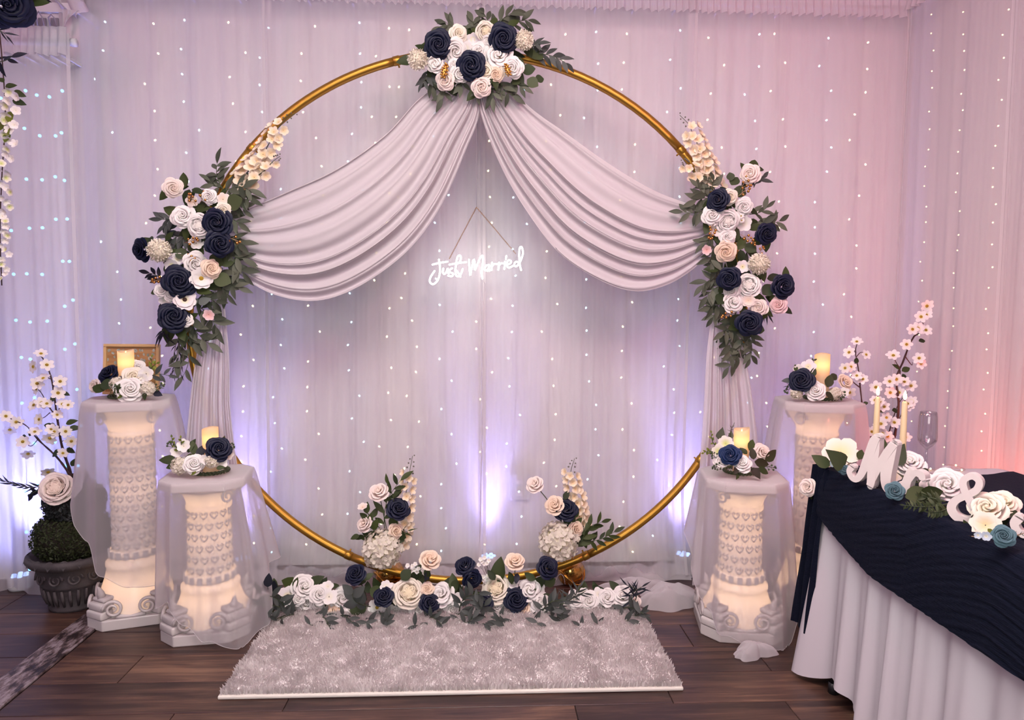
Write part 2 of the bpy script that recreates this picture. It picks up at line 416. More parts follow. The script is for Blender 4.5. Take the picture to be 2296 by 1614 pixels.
for r in range(0, 16):
    y0 = 0.78 + PW * r; y1 = min(y0 + PW, YW)
    if y0 >= YW: break
    js = joints.get(r, [XS + R.uniform(0.3, 1.2), XS + R.uniform(1.5, 2.4)])
    xs = [XS] + [j for j in js if j > XS + 0.1]
    while xs[-1] < XR: xs.append(min(XR, xs[-1] + 1.22) if xs[-1] + 1.22 < XR - 0.1 else XR)
    for a, c in zip(xs, xs[1:]): plank(a, c, y0, y1)
    plank(-2.75, -2.0, y0, y1); plank(-2.0, XS - 0.125, y0, y1)
st = MB().box((XS - 0.0625, 1.9, 0.002), (0.12, 2.8, 0.010)).build('trim_1', 'worn_strip', None, False); setp(st, 'worn peeling wood transition strip along the left floor edge', kind='structure'); bevel(st, 0.003)

o = MB().box(((XL + XR) / 2, YW + 0.05, 1.41), (XR - XL + 0.1, 0.1, 2.82)).build('wall_back', 'wall_paint', None, False); setp(o, kind='structure')
o = MB().box((XR + 0.05, 1.6, 1.40), (0.1, 3.54, 2.8)).build('wall_right', 'wall_paint', None, False); setp(o, kind='structure')
o = MB().box((0.0, 2.35, 2.85), (5.4, 2.2, 0.06)).build('ceiling', 'wall_paint', None, False); setp(o, kind='structure')
YL = 3.12                            # the left wall piece stands forward of the back wall
o = MB().box((XL - 0.5, YL + 0.2, 1.27), (1.0, 0.4, 2.54)).build('wall_left', 'wall_paint', None, False); setp(o, kind='structure')
o = MB().box((XL - 0.5, YL + 0.16, 2.56), (1.02, 0.36, 0.04)).build('trim_2', 'trim_paint', None, False); setp(o, kind='structure')
o = MB().box((XL - 0.5, YL + 0.36, 2.69), (1.0, 0.05, 0.24)).build('wall_upper_left', 'black_plastic', None, False); setp(o, kind='structure')
b = MB().box(((XL + XR) / 2, YW - 0.008, 0.05), (XR - XL, 0.016, 0.10)); o = b.build('baseboard_back', 'trim_paint', None, False); setp(o, kind='structure'); bevel(o)
b = MB().box((XR - 0.008, 1.9, 0.05), (0.016, 2.8, 0.10)); o = b.build('baseboard_right', 'trim_paint', None, False); setp(o, kind='structure'); bevel(o)
# wall socket behind the curtain
q = P(1165, 1092, YW - 0.01)
t = root('wall_outlet', q, 'white wall outlet plate seen faintly through the centre curtain', 'outlet')
bevel(MB().box(q, (0.11, 0.008, 0.13)).build('cover_plate', 'white_plastic', t, False))
for dz in (0.03, -0.03): MB().box(q + Vector((0, -0.006, dz)), (0.034, 0.008, 0.028)).build('socket', 'card', t, False)

#@@CURTAINS
# ------------------------------------------------------------------ sheer curtains
def pleats(x, seed):
    return 1.1 * sin(x * 18 + 1.5 * sin(x * 3 + seed)) + sin(x * 47 + 2.0 * sin(x * 6 + seed) + seed) + 0.55 * sin(x * 83 + 1.7 * sin(x * 7.1 + seed * 2)) + 0.22 * sin(x * 171 + seed * 3 + 2 * sin(x * 13))
def curtain(label, A, B, z0, z1, seed, amp=0.010, flare=1.0, hem_edges=True, header=0.0, puddle=0.0):
    """A, B: (x, y) ends of the rod span; the panel hangs from z1 to z0"""
    A = Vector((A[0], A[1], 0)); B = Vector((B[0], B[1], 0)); D = B - A; Ln = D.length; T = D / Ln; Nn = Vector((T.y, -T.x, 0))
    n = int(Ln / 0.007); rows = []; amp *= 0.75
    ZN = 16
    for i in range(ZN + 1):
        s = i / ZN; z = z1 + (z0 - z1) * s; row = []
        for k in range(n + 1):
            x = Ln * k / n
            f = pleats(x + 0.012 * sin(s * 2.2 + x * 5 + seed) * s, seed) * amp * (0.55 + 0.6 * s)
            big = 0.022 * s * sin(x * 11 + seed) * flare
            sway = 0.02 * s * sin(x * 3 + seed * 2)
            zz = z + (0.012 * sin(x * 23 + seed) if i == ZN else 0)
            row.append(A + T * (x + sway) + Nn * (f + big + puddle * max(0, s - 0.9) * 4) + Vector((0, 0, zz)))
        rows.append(row)
    o = MB().grid(rows).build('sheer_curtain', 'curtain_sheer'); setp(o, label, 'curtain', 'white sheer curtains')
    if hem_edges:
        for side in (0, n):
            hr = []
            for r in rows:
                c = r[side]; hr.append([c + Nn * 0.002, c + Nn * 0.004 + T * (0.014 if side == 0 else -0.014)])
            MB().grid(hr).build('side_hem', 'hem_sheer', o)
    if puddle:
        pr = []; m = int(Ln / 0.012)
        for i in range(13):
            v = i / 12; prow = []
            for k in range(m + 1):
                x = Ln * k / m; wv = 0.02 * noise.noise(Vector((x * 9, seed, 2)))
                y = -0.03 + 0.17 * v * (1 + 0.35 * noise.noise(Vector((x * 5, seed, 8)))) + wv
                z = 0.055 * sin(pi * min(1, v * 0.93 + 0.07)) ** 0.8 * (0.65 + 0.6 * noise.noise(Vector((x * 13, v * 3, seed)))) + 0.004 + 0.012 * sin(x * 60 + 5 * v + seed) * sin(pi * v)
                prow.append(A + T * x + Nn * (y * (1 if T.x > 0.5 else 1)) + Vector((0, 0, max(0.003, z))))
            pr.append(prow)
        MB().grid(pr).build('floor_puddle', 'header_sheer', o)
    if header:
        for dz, hh in ((0.0, header),):
            rr = []
            m = int(Ln / 0.004)
            for i in range(7):
                s = i / 6; rr.append([A + T * (Ln * k / m) + Nn * (0.014 + 0.011 * (0.3 + s) * sin(Ln * k / m * 190 + 2 * sin(Ln * k / m * 17 + seed)) + 0.006 * s) + Vector((0, 0, z1 + 0.02 - hh * s + 0.005 * sin(Ln * k / m * 60) * s)) for k in range(m + 1)])
            MB().grid(rr).build('ruffle_heading', 'header_sheer', o)
    return o
def rod(label, A, B, r=0.011):
    A = Vector(A); B = Vector(B); t = root('curtain_rod', A, label, 'curtain rod')
    MB().tube([A, B], r, 10).build('pole', 'trim_paint', t)
    d = (B - A).normalized()
    for e, s in ((A, -1), (B, 1)): MB().tube([e, e + d * s * 0.018], 0.017, 12).build('end_cap', 'trim_paint', t)
ZR = 2.70
xs = [P(172, 700, YC).x, P(610, 700, YC).x, P(1076, 700, YC).x, P(1540, 700, YC).x, P(2002, 700, YC).x]
nm = ['far left sheer white curtain panel behind the left flower swag', 'sheer white curtain panel behind the left draped swag',
      'sheer white curtain panel behind the right draped swag', 'sheer white curtain panel right of the gold hoop']
for i in range(4):
    curtain(nm[i], (xs[i] - 0.02, YC + 0.004 * i), (xs[i + 1] + 0.02, YC + 0.004 * i), 0.015, ZR, 1.7 * i + 0.3, 0.010, header=0.10, puddle=0.25)
rod('white curtain rod along the top of the back wall', (xs[0] - 0.02, YC + 0.02, ZR - 0.03), (xs[4] + 0.03, YC + 0.02, ZR - 0.03))
xc = XR - 0.13
curtain('sheer white curtain panel on the right wall nearest the corner', (xc, YC - 0.02), (xc + 0.015, 2.50), 0.02, ZR + 0.01, 9.1, 0.0055, header=0.09)
curtain('sheer white curtain panel on the right wall behind the navy table', (xc, 2.48), (xc + 0.015, 1.75), 0.02, ZR + 0.01, 11.3, 0.0055, header=0.09)
rod('white curtain rod along the right wall', (xc + 0.03, YC + 0.03, ZR - 0.02), (xc + 0.03, 1.7, ZR - 0.02))
x0 = XL - 0.9; ztl = P(80, 68, 2.88).z
curtain('lower sheer white curtain panel over blue lights at the left edge', (x0, 2.90), (P(163, 300, 2.9).x, 2.90), 0.03, ztl, 4.4, 0.012, header=0.115)
rod('white curtain rod over the blue lit panel', (x0, 2.92, ztl - 0.03), (P(160, 70, 2.92).x, 2.92, ztl - 0.03), 0.014)
# clear adhesive hooks over the left rod
for i, px in enumerate((14, 42, 72, 95, 123)):
    q = P(px, 52, YL - 0.008)
    t = root('adhesive_hook', q, ORD[i] + ' clear plastic adhesive hook from the left above the blue lit curtain', 'hook', 'clear hooks above the left curtain rod')
    bevel(MB().box(q, (0.034, 0.008, 0.045)).build('backing_plate', 'cloudy_plastic', t, False))
    h = 0.035 if i in (1, 3) else 0.022
    MB().tube([q + Vector((-0.012, -0.012, -0.018)), q + Vector((-0.008, -0.03, h * 0.5)), q + Vector((0.006, -0.034, h)), q + Vector((0.018, -0.03, h * 0.4)), q + Vector((0.02, -0.02, -0.02))], 0.0032, 6).build('wire_hook', 'cloudy_plastic', t)

#@@LIGHTS
# ------------------------------------------------------------------ fairy light strings
bulbm = MB().ball((0, 0, 0), 0.0040, 8, 6, (1, 1, 1.3)).data('bulb')
blueb = MB().ball((0, 0, 0), 0.0062, 8, 6).data('bulb_large')
fineb = MB().ball((0, 0, 0), 0.0032, 6, 4).data('bulb_small')
def light_string(label, X, Y, ztop, zbot, mat, gap, seed, name='fairy_light_string', lean=0.0, axis=(1, 0), me=None, wr=0.0011, wire='wire_white', scat=0.042):
    q = random.Random(seed); t = root(name, (X, Y, zbot), label, 'string lights', 'fairy light strings')
    ax = Vector((axis[0], axis[1], 0)); pts = []; bulbs = []
    z = ztop; k = 0; drift = q.uniform(0, 6)
    while z > zbot:
        off = 0.014 * sin(z * 1.7 + drift) + q.uniform(-0.006, 0.006) + lean * (ztop - z)
        p = Vector((X, Y, z)) + ax * off; pts.append(p)
        if k:
            bo = q.choice((-1, 1)) * q.uniform(0.35, 1.0) * scat
            bulbs.append((p, p + ax * bo + Vector((0, -0.004, q.uniform(-0.004, 0.010)))))
        z -= gap * q.uniform(0.86, 1.12); k += 1
    wpts = spline(pts, len(pts) * 5)
    wpts = [p + ax * q.uniform(-0.002, 0.002) for p in wpts]
    mb = MB().tube(wpts, wr, 4)
    for a, b2 in bulbs: mb.tube([a, (a + b2) / 2 + Vector((0, 0, 0.004)), b2], wr, 4)
    mb.build('wire', wire, t)
    nrm = Vector((ax.y, ax.x, 0)); back = {True: YW if Y > 3.05 else YL, False: XR}[axis[0] == 1]; gap_ = back - (Y if axis[0] == 1 else X)
    MB().box(Vector((X, Y, ztop - 0.004)) + nrm * gap_ * 0.5, (0.008 if axis[0] == 1 else gap_, gap_ if axis[0] == 1 else 0.008, 0.014)).build('wall_clip', 'white_plastic', t, False)
    for a, b2 in bulbs: inst('bulb', me or bulbm, mat, t, Matrix.Translation(b2) @ Matrix.Rotation(q.uniform(-1, 1), 4, 'Y'))
    return t
colx = [226, 330, 430, 535, 600, 692, 790, 858, 912, 1000, 1082, 1160, 1245, 1335, 1420, 1512, 1608, 1690, 1745, 1850, 1935]
ccol = ['cool', 'warm', 'cool', 'warm', 'cool', 'warm', 'cool', 'warm', 'warm', 'cool', 'warm', 'cool', 'warm', 'cool', 'warm', 'cool', 'warm', 'cool', 'warm', 'cool', 'warm']
for i, (px, cc) in enumerate(zip(colx, ccol)):
    X = P(px, 60, YW - 0.05).x
    light_string(ORD[i] + ' fairy light strand from the left on the back wall, ' + ('warm yellow' if cc == 'warm' else 'cool white') + ' bulbs',
                 X, YW - 0.04 - (0.02 if i % 2 else 0), ZR - 0.02, 0.06, 'bulb_' + cc, 0.125, 100 + i)
for i, px in enumerate((44, 82, 108, 134, 6)):
    light_string((ORD[i] if px != 6 else 'leftmost, edge hugging') + ' blue fairy light strand behind the low left curtain', P(px, 90, 2.97).x, 2.975, ztl - 0.05, 0.1, 'bulb_blue', 0.185, 300 + i, scat=0.006, me=blueb)
for i, yy in enumerate((3.02, 2.80, 2.58)):
    light_string(['corner most', 'middle', 'nearest'][i] + ' fine warm fairy light strand on the right wall', XR - 0.085, yy, ZR - 0.02, 0.3, 'bulb_fine', 0.085, 400 + i, axis=(0, 1), me=fineb, wr=0.0005, wire='wire_gold', scat=0.012)

# ------------------------------------------------------------------ uplights on the floor behind the curtains
def uplight(label, loc, col, mat, energy, aim, spread=50):
    loc = Vector(loc); t = root('uplight', loc, label, 'light', 'colour uplights on the floor')
    b = MB().lathe([(0.0, 0.0), (0.044, 0.0), (0.047, 0.01), (0.047, 0.05), (0.043, 0.058), (0.0, 0.058)], 20, loc); b.build('housing', 'white_plastic', t)
    for k in range(7):
        a = 2 * pi * k / 6; r = 0.026 if k < 6 else 0
        MB().lathe([(0.0, 0.061), (0.006, 0.061), (0.009, 0.064), (0.010, 0.058)], 10, loc + Vector((r * cos(a), r * sin(a), 0))).build('lens', mat, t)
    l = bpy.data.lights.new('uplight_beam', 'SPOT'); l.energy = energy; l.color = col; l.spot_size = radians(spread); l.spot_blend = 1.0; l.shadow_soft_size = 0.06
    o = bpy.data.objects.new('uplight_beam', l)
    wm = Matrix.Translation(loc + Vector((0, 0, 0.075))) @ Vector(aim).normalized().to_track_quat('-Z', 'Y').to_matrix().to_4x4()
    link(o, t, wm)
    l2 = bpy.data.lights.new('uplight_spill', 'SPOT'); l2.energy = energy * 0.11; l2.color = col; l2.spot_size = radians(165); l2.spot_blend = 1.0; l2.shadow_soft_size = 0.06
    link(bpy.data.objects.new('uplight_spill', l2), t, wm)
VIO = (0.42, 0.36, 1.0)
for nm_, px, e in (('left behind the short left pedestal', 545, 95), ('behind the middle of the hoop base', 1095, 70), ('right beside the right hoop drape', 1530, 95), ('behind the tall right pedestal', 1800, 85), ('behind the tall left pedestal', 330, 80)):
    p = P(px, 1280, YW - 0.07); uplight('violet uplight on the floor ' + nm_, (p.x, YW - 0.072, 0), VIO, 'led_violet', e, (0, 0.03, 1))
p = P(45, 1290, 3.02); uplight('violet uplight glowing cyan on the floor at the left edge', (p.x, 3.02, 0), (0.34, 0.36, 1.0), 'led_violet', 130, (0, 0.02, 1), 64)
uplight('coral uplight on the floor behind the navy table', (XR - 0.26, 2.42, 0.0), (1.0, 0.20, 0.14), 'led_coral', 80, (0.10, -0.02, 1), 90)

#@@HOOP
# ------------------------------------------------------------------ gold hoop
hc = (P(424, 708, YH) + P(1668, 708, YH)) / 2; ra = 0.5 * (P(1668, 708, YH).x - P(424, 708, YH).x); rb = 0.5 * (P(1050, 118, YH).z - P(1050, 1302, YH).z)
hz = 0.5 * (P(1050, 118, YH).z + P(1050, 1302, YH).z)
def hoop_pt(a): return Vector((hc.x + ra * cos(a), YH, hz + rb * sin(a)))
hp = root('gold_hoop', (hc.x, YH, 0), 'large round gold metal hoop arch standing before the curtains', 'hoop')
HR = 0.0175
cuts = [radians(d) for d in (-13, 42, 106, 141, 205, 244, 296, 329)]
cuts = sorted(c % (2 * pi) for c in cuts)
for i in range(8):
    a0 = cuts[i]; a1 = cuts[(i + 1) % 8] + (2 * pi if i == 7 else 0)
    MB().tube([hoop_pt(a0 + (a1 - a0) * k / 20) for k in range(21)], HR, 14).build('tube_section', 'gold_paint', hp)
    d = (hoop_pt(a0 + 0.01) - hoop_pt(a0)).normalized()
    MB().tube([hoop_pt(a0) - d * 0.03, hoop_pt(a0) - d * 0.028, hoop_pt(a0) - d * 0.002, hoop_pt(a0)], [HR, HR + 0.0018, HR + 0.0018, HR], 14).build('joint_collar', 'gold_paint', hp)
    nn = Vector((cos(a0), 0, sin(a0)))
    MB().tube([hoop_pt(a0) - d * 0.018, hoop_pt(a0) - d * 0.018 + nn * (-HR - 0.012)], 0.004, 6).build('thumb_screw', 'gold_paint', hp)
for sx in (-0.28, 0.28):
    p = hoop_pt(-pi / 2 + sx / ra)
    MB().tube([p, (p.x, YH, 0.012)], 0.012, 10).build('foot_post', 'gold_paint', hp)
    MB().tube([(p.x, YH - 0.16, 0.014), (p.x, YH + 0.16, 0.014)], 0.013, 10).build('foot_bar', 'gold_paint', hp)

# ------------------------------------------------------------------ drapes on the hoop
def swag(name, up, lo, label_root, NU=64, NV=150, seed=0, layer=0.0, folds=7.0):
    U = pspline(up, NU); W = pspline(lo, NU); rows = []
    for j in range(NV):
        v = j / (NV - 1); row = []
        ph = 2 * pi * folds * (v + 0.035 * sin(7 * v + seed) + 0.02 * sin(17 * v + 2 * seed))
        for i in range(NU):
            u = i / (NU - 1)
            pu = ph + 1.1 * sin(2.4 * u + seed + 3 * v) + 0.8 * u
            f = sin(pu) + 0.38 * sin(2 * pu + 0.9) + 0.4 * sin(0.43 * pu + seed)
            env = 0.25 + 0.75 * sin(pi * min(1, max(0, u))) ** 0.7
            vv = v + 0.016 * sin(pu + 1.3) * env * (1 if 0.02 < v < 0.98 else 0)
            x = U[i][0] + (W[i][0] - U[i][0]) * vv; y = U[i][1] + (W[i][1] - U[i][1]) * vv
            Y = YH - 0.035 - layer - 0.016 * f * env * (0.45 + 0.75 * v) - 0.075 * sin(pi * u) * v
            row.append(P(x, y, Y))
        rows.append(row)
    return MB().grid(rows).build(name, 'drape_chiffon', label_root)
lt = root('hoop_drape', hoop_pt(pi / 2), 'white chiffon drape swagged from hoop top to the left flowers', 'drape', 'white chiffon hoop drapes')
rt = root('hoop_drape', hoop_pt(pi / 2), 'white chiffon drape swagged from hoop top to the right flowers', 'drape', 'white chiffon hoop drapes')
swag('swag', [(1046, 150), (1005, 178), (939, 222), (864, 302), (756, 378), (648, 428), (560, 466), (490, 490)],
     [(1076, 175), (1074, 257), (1050, 324), (988, 463), (911, 565), (803, 643), (710, 674), (617, 661), (540, 618), (480, 560)], lt, seed=0.4)
swag('swag', [(1100, 150), (1145, 200), (1200, 250), (1264, 295), (1367, 368), (1465, 426), (1548, 458), (1600, 475)],
     [(1074, 175), (1078, 255), (1130, 387), (1200, 501), (1264, 576), (1353, 632), (1426, 653), (1492, 640), (1548, 608), (1600, 560)], rt, seed=2.3)
def tail(left, right, parent, seed, name='tail', Y0=YH - 0.055, mat='tail_chiffon', NP=4.5, amp=0.016):
    NU = 40; NV = 90; A = pspline(left, NU); Bq = pspline(right, NU); rows = []
    for i in range(NU):
        s = i / (NU - 1); row = []
        for j in range(NV):
            v = j / (NV - 1); ph = 2 * pi * NP * (v + 0.05 * sin(6 * v + seed)) + 0.6 * sin(3 * s + seed)
            Y = Y0 - amp * (0.35 + 0.65 * s) * (sin(ph) + 0.4 * sin(2.3 * ph + seed))
            row.append(P(A[i][0] + (Bq[i][0] - A[i][0]) * v, A[i][1] + (Bq[i][1] - A[i][1]) * v, Y))
        rows.append(row)
    return MB().grid(rows).build(name, mat, parent)
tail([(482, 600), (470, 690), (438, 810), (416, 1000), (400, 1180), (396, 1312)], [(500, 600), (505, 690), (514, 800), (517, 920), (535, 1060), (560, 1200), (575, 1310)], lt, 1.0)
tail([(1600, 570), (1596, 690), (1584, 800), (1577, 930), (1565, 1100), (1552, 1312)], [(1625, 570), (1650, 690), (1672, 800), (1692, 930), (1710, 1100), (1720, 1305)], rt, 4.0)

def crumple(parent, name, c, rx, ry, h, seed, mat, n=110, rough=1.0, ang=0.0):
    """fabric lying in soft heaped folds on the floor"""
    rows = []
    for i in range(31):
        s = i / 30; row = []
        for k in range(n):
            a = 2 * pi * k / n
            wob = 1 + 0.16 * sin(3 * a + seed) + 0.10 * sin(5 * a + 2 * seed) + 0.05 * sin(11 * a + seed)
            r = s * wob; x0 = rx * r * cos(a); y0 = ry * r * sin(a); x = c[0] + x0 * cos(ang) - y0 * sin(ang); y = c[1] + x0 * sin(ang) + y0 * cos(ang)
            wx = x + 0.03 * noise.noise(Vector((x * 8, y * 8, seed + 9))); wy = y + 0.03 * noise.noise(Vector((x * 8, y * 8, seed + 19)))
            r1 = 1 - 2 * abs(noise.noise(Vector((wx * 7, wy * 15, seed)))); r2 = 0.5 - noise.noise(Vector((wx * 16, wy * 20, seed + 5)))
            z = h * (1 - s ** 3.0) * (0.42 + (0.42 * r1 + 0.24 * r2) * rough) + 0.004
            row.append(Vector((x, y, max(0.003, z))))
        rows.append(row)
    return MB().grid(rows, wrap=True).build(name, mat, parent)
g = G(1510, 1352); crumple(rt, 'fabric_pool', (g.x, g.y), 0.17, 0.085, 0.085, 2.0, 'header_sheer')
g = G(1440, 1325); crumple(rt, 'fabric_pool', (g.x - 0.02, g.y + 0.02), 0.16, 0.06, 0.05, 5.0, 'header_sheer')
g = G(560, 1345); crumple(lt, 'fabric_pool', (g.x, g.y), 0.10, 0.06, 0.05, 8.0, 'tail_chiffon')

# ------------------------------------------------------------------ neon sign
YN = 3.02
def nq(x, y, Y=YN): return P(900 + x / 6.7235, 440 + y / 6.7235, Y)
ns = root('neon_sign', nq(1140, 1100), 'white neon Just Married sign hung on a chain inside the hoop', 'sign')
letters = [('letter_j', [[(470, 1030), (580, 1003), (695, 985)], [(565, 955), (580, 1050), (580, 1150), (550, 1260), (480, 1325), (430, 1290), (442, 1215), (500, 1125)]]),
 ('letter_u', [[(632, 1090), (624, 1140), (645, 1172), (680, 1140), (697, 1085), (697, 1140), (712, 1165)]]),
 ('letter_s', [[(765, 1085), (722, 1115), (735, 1145), (778, 1165), (765, 1203), (705, 1198)]]),
 ('letter_t', [[(725, 1030), (850, 1008), (975, 992)], [(810, 1110), (835, 1010), (880, 990), (896, 920), (872, 890), (842, 925), (825, 1020), (815, 1130), (830, 1200), (880, 1200), (905, 1150), (925, 1095)], [(830, 1120), (865, 1165), (888, 1212)]]),
 ('letter_m', [[(1018, 955), (1025, 1060), (1038, 1190), (1058, 1090), (1085, 960), (1100, 960), (1104, 1040), (1107, 1112), (1150, 1015), (1195, 915), (1228, 900), (1225, 1000), (1210, 1140), (1222, 1240)]]),
 ('letter_a', [[(1325, 1035), (1280, 1045), (1255, 1095), (1270, 1118), (1305, 1095), (1328, 1040), (1322, 1085), (1330, 1122)]]),
 ('letter_r', [[(1366, 1000), (1362, 1060), (1358, 1115)], [(1362, 1060), (1395, 1022), (1450, 1022)]]),
 ('letter_r', [[(1472, 1000), (1466, 1060), (1462, 1108)], [(1466, 1050), (1500, 1012), (1545, 1012)]]),
 ('letter_i', [[(1562, 985), (1556, 1040), (1552, 1098)], [(1582, 900), (1575, 948)]]),
 ('letter_e', [[(1592, 1032), (1640, 1012), (1652, 980), (1620, 962), (1592, 1000), (1592, 1052), (1625, 1075), (1690, 1045)]]),
 ('letter_d', [[(1768, 1000), (1730, 985), (1702, 1020), (1722, 1058), (1765, 1025), (1810, 940), (1832, 850), (1815, 768), (1788, 772), (1776, 850), (1778, 960), (1788, 1050), (1805, 1112)]])]
for nm_, sts in letters:
    mb = MB()
    for s_ in sts:
        pts = spline([nq(*p) for p in s_], max(8, len(s_) * 5)); mb.tube(pts, 0.0037, 8)
        mb.ball(pts[0], 0.0037, 8, 5); mb.ball(pts[-1], 0.0037, 8, 5)
    mb.build(nm_, 'neon_white', ns)
outl = [(400, 1240), (430, 1100), (465, 990), (560, 905), (640, 930), (770, 930), (860, 845), (930, 880), (1000, 910), (1120, 900), (1210, 850), (1300, 880), (1400, 885), (1550, 860), (1680, 810), (1750, 740), (1800, 715), (1860, 760), (1880, 870), (1850, 980), (1840, 1110), (1800, 1160), (1700, 1105), (1550, 1140), (1300, 1170), (1270, 1270), (1210, 1290), (1160, 1220), (1110, 1215), (1040, 1245), (960, 1215), (880, 1255), (640, 1240), (580, 1320), (480, 1370), (405, 1320)]
pts = pspline(outl + outl[:1], 120)[:-1]
MB().prism(pts, YN + 0.006, YN + 0.010, lambda x, y, d: nq(x, y, d)).build('acrylic_backing', 'acrylic', ns, False)
linkm = MB()
for k in range(12):
    a = 2 * pi * k / 12
linkm.tube([Vector((0.0026 * cos(2 * pi * k / 10), 0, 0.0048 * sin(2 * pi * k / 10))) for k in range(10)], 0.0009, 4, closed=True)
for A_, B_ in (((720, 945), (1132, 165)), ((1725, 865), (1132, 165))):
    a = nq(*A_); b_ = nq(*B_); d = b_ - a; n = int(d.length / 0.0078); mb = MB(); qd = d.to_track_quat('Z', 'Y').to_matrix()
    for k in range(n):
        rr = qd @ Matrix.Rotation(pi / 2 * (k % 2) + 0.4, 3, 'Z'); c = a + d * ((k + 0.5) / n)
        mb.add([c + rr @ v for v in linkm.V], linkm.F)
    setp(mb.build('hanging_chain', 'chain_gold', ns), kind='stuff')
a = nq(1132, 165); top = P(1068, 200, YH - 0.01)
MB().tube([a, (a + top) / 2, top], 0.0009, 5).build('hanging_line', 'wire_white', ns)
MB().tube(spline([nq(1215, 1240, YN + 0.01), nq(1262, 1350, YN + 0.03), nq(1240, 1700, YN + 0.05), P(1082, 900, YC - 0.03), P(1075, 1250, YC - 0.03)], 40), 0.0016, 6).build('power_cord', 'wire_white', ns)
# ------------------------------------------------------------------ flower and leaf meshes (unit size, shared by every copy)
def petal_ring(mb, q, n, rb, rt, zb, zt, aw, pw=0.7, curl=0.06, a0=0.0, nu=5, nv=4, tip=0.25, jit=0.12):
    for i in range(n):
        a = a0 + 2 * pi * i / n + q.uniform(-jit, jit); rj = rt * q.uniform(0.92, 1.06); zj = zt + q.uniform(-0.05, 0.05)
        rows = []
        for j in range(nv):
            v = j / (nv - 1); row = []
            for k in range(nu):
                u = -1 + 2 * k / (nu - 1)
                ve = v * (1 - tip * u * u)
                wd = aw * (0.35 + 0.65 * min(1, v * 1.5)) * (1 - 0.18 * max(0, v - 0.7) * 3)
                r = rb + (rj - rb) * ve ** pw + (curl * (1 - 0.5 * u * u) if j == nv - 1 else 0) - 0.05 * u * u * v
                z = zb + (zj - zb) * ve ** (1.25 if zt > 0.2 else 0.9) - (curl * 0.9 if j == nv - 1 else 0)
                an = a + u * wd
                row.append(Vector((r * cos(an), r * sin(an), z)))
            rows.append(row)
        mb.grid(rows)
def roll_ring(mb, q, n, rt, zt, dep, band, aw, a0=0.0, spiral=0.05, flat=0.0, nu=6, point=0.30, jr=0.08, jz=0.045):
    """petals that stand up and roll their rim outwards; each tucks one side under its neighbour"""
    for i in range(n):
        a = a0 + 2 * pi * i / n + q.uniform(-0.1, 0.1); rj = rt * q.uniform(1 - jr, 1 + jr); zj = zt + q.uniform(-jz, jz); rows = []
        prof = [(-band * 1.5 - flat * 0.3, -dep), (-band * 0.7, -dep * 0.45), (0.0, -0.035), (band * 0.8, 0.0 - flat * 0.03), (band * 1.45, -0.022 - flat * 0.05)]
        for j, (dr, dz) in enumerate(prof):
            row = []
            for k in range(nu):
                u = -1 + 2 * k / (nu - 1)
                sh = 1 - point * abs(u) ** 1.8 if j >= 3 else 1.0
                r = max(0.004, rj + dr * sh + spiral * u + (0.03 * (1 - u * u) if j >= 3 else 0)); z = zj + dz - 0.05 * u * u * (j > 1) - (0.04 * (u + 1) if j < 3 else 0.02 * (u + 1))
                an = a + u * aw; row.append(Vector((r * cos(an), r * sin(an), z)))
            rows.append(row)
        mb.grid(rows)
def rose_mesh(seed, spread=1.0):
    q = random.Random(seed); mb = MB(); mb.ball((0, 0, 0.40), 0.08, 8, 6, (1, 1, 1.2))
    roll_ring(mb, q, 2, 0.075, 0.58, 0.3, 0.035, 1.7, q.uniform(0, 6), 0.03)
    roll_ring(mb, q, 3, 0.20, 0.56, 0.36, 0.05, 1.25, q.uniform(0, 6), 0.055)
    roll_ring(mb, q, 3, 0.36, 0.50, 0.40, 0.075, 1.30, q.uniform(0, 6), 0.085)
    roll_ring(mb, q, 4, 0.54, 0.38 * spread, 0.42, 0.11, 1.0, q.uniform(0, 6), 0.09, 0.5, 7, 0.5)
    roll_ring(mb, q, 5, 0.72, 0.20 * spread, 0.40, 0.15, 0.80, q.uniform(0, 6), 0.08, 1.0, 7, 0.62)
    roll_ring(mb, q, 5, 0.84, 0.02 * spread, 0.32, 0.19, 0.72, q.uniform(0, 6), 0.06, 1.6, 7, 0.75)
    return mb.data('rose')
def garden_mesh(seed):
    q = random.Random(seed); mb = MB(); mb.ball((0, 0, 0.15), 0.42, 12, 8, (1, 1, 0.6))
    for sec in range(5):
        a0 = sec * 2 * pi / 5; c = Vector((0.24 * cos(a0), 0.24 * sin(a0), 0))
        for k in range(4):
            s = MB(); roll_ring(s, q, 2, 0.05 + 0.055 * k, 0.44 - 0.025 * k, 0.2, 0.03, 1.5, q.uniform(0, 6), 0.02)
            mb.add([v + c for v in s.V], s.F)
    roll_ring(mb, q, 7, 0.58, 0.40, 0.4, 0.06, 0.62, 0.2, 0.05, 0.2); roll_ring(mb, q, 8, 0.70, 0.30, 0.4, 0.08, 0.56, 0.5, 0.05, 0.5); roll_ring(mb, q, 9, 0.85, 0.12, 0.35, 0.11, 0.5, 0.1, 0.05, 0.9)
    return mb.data('garden_rose')
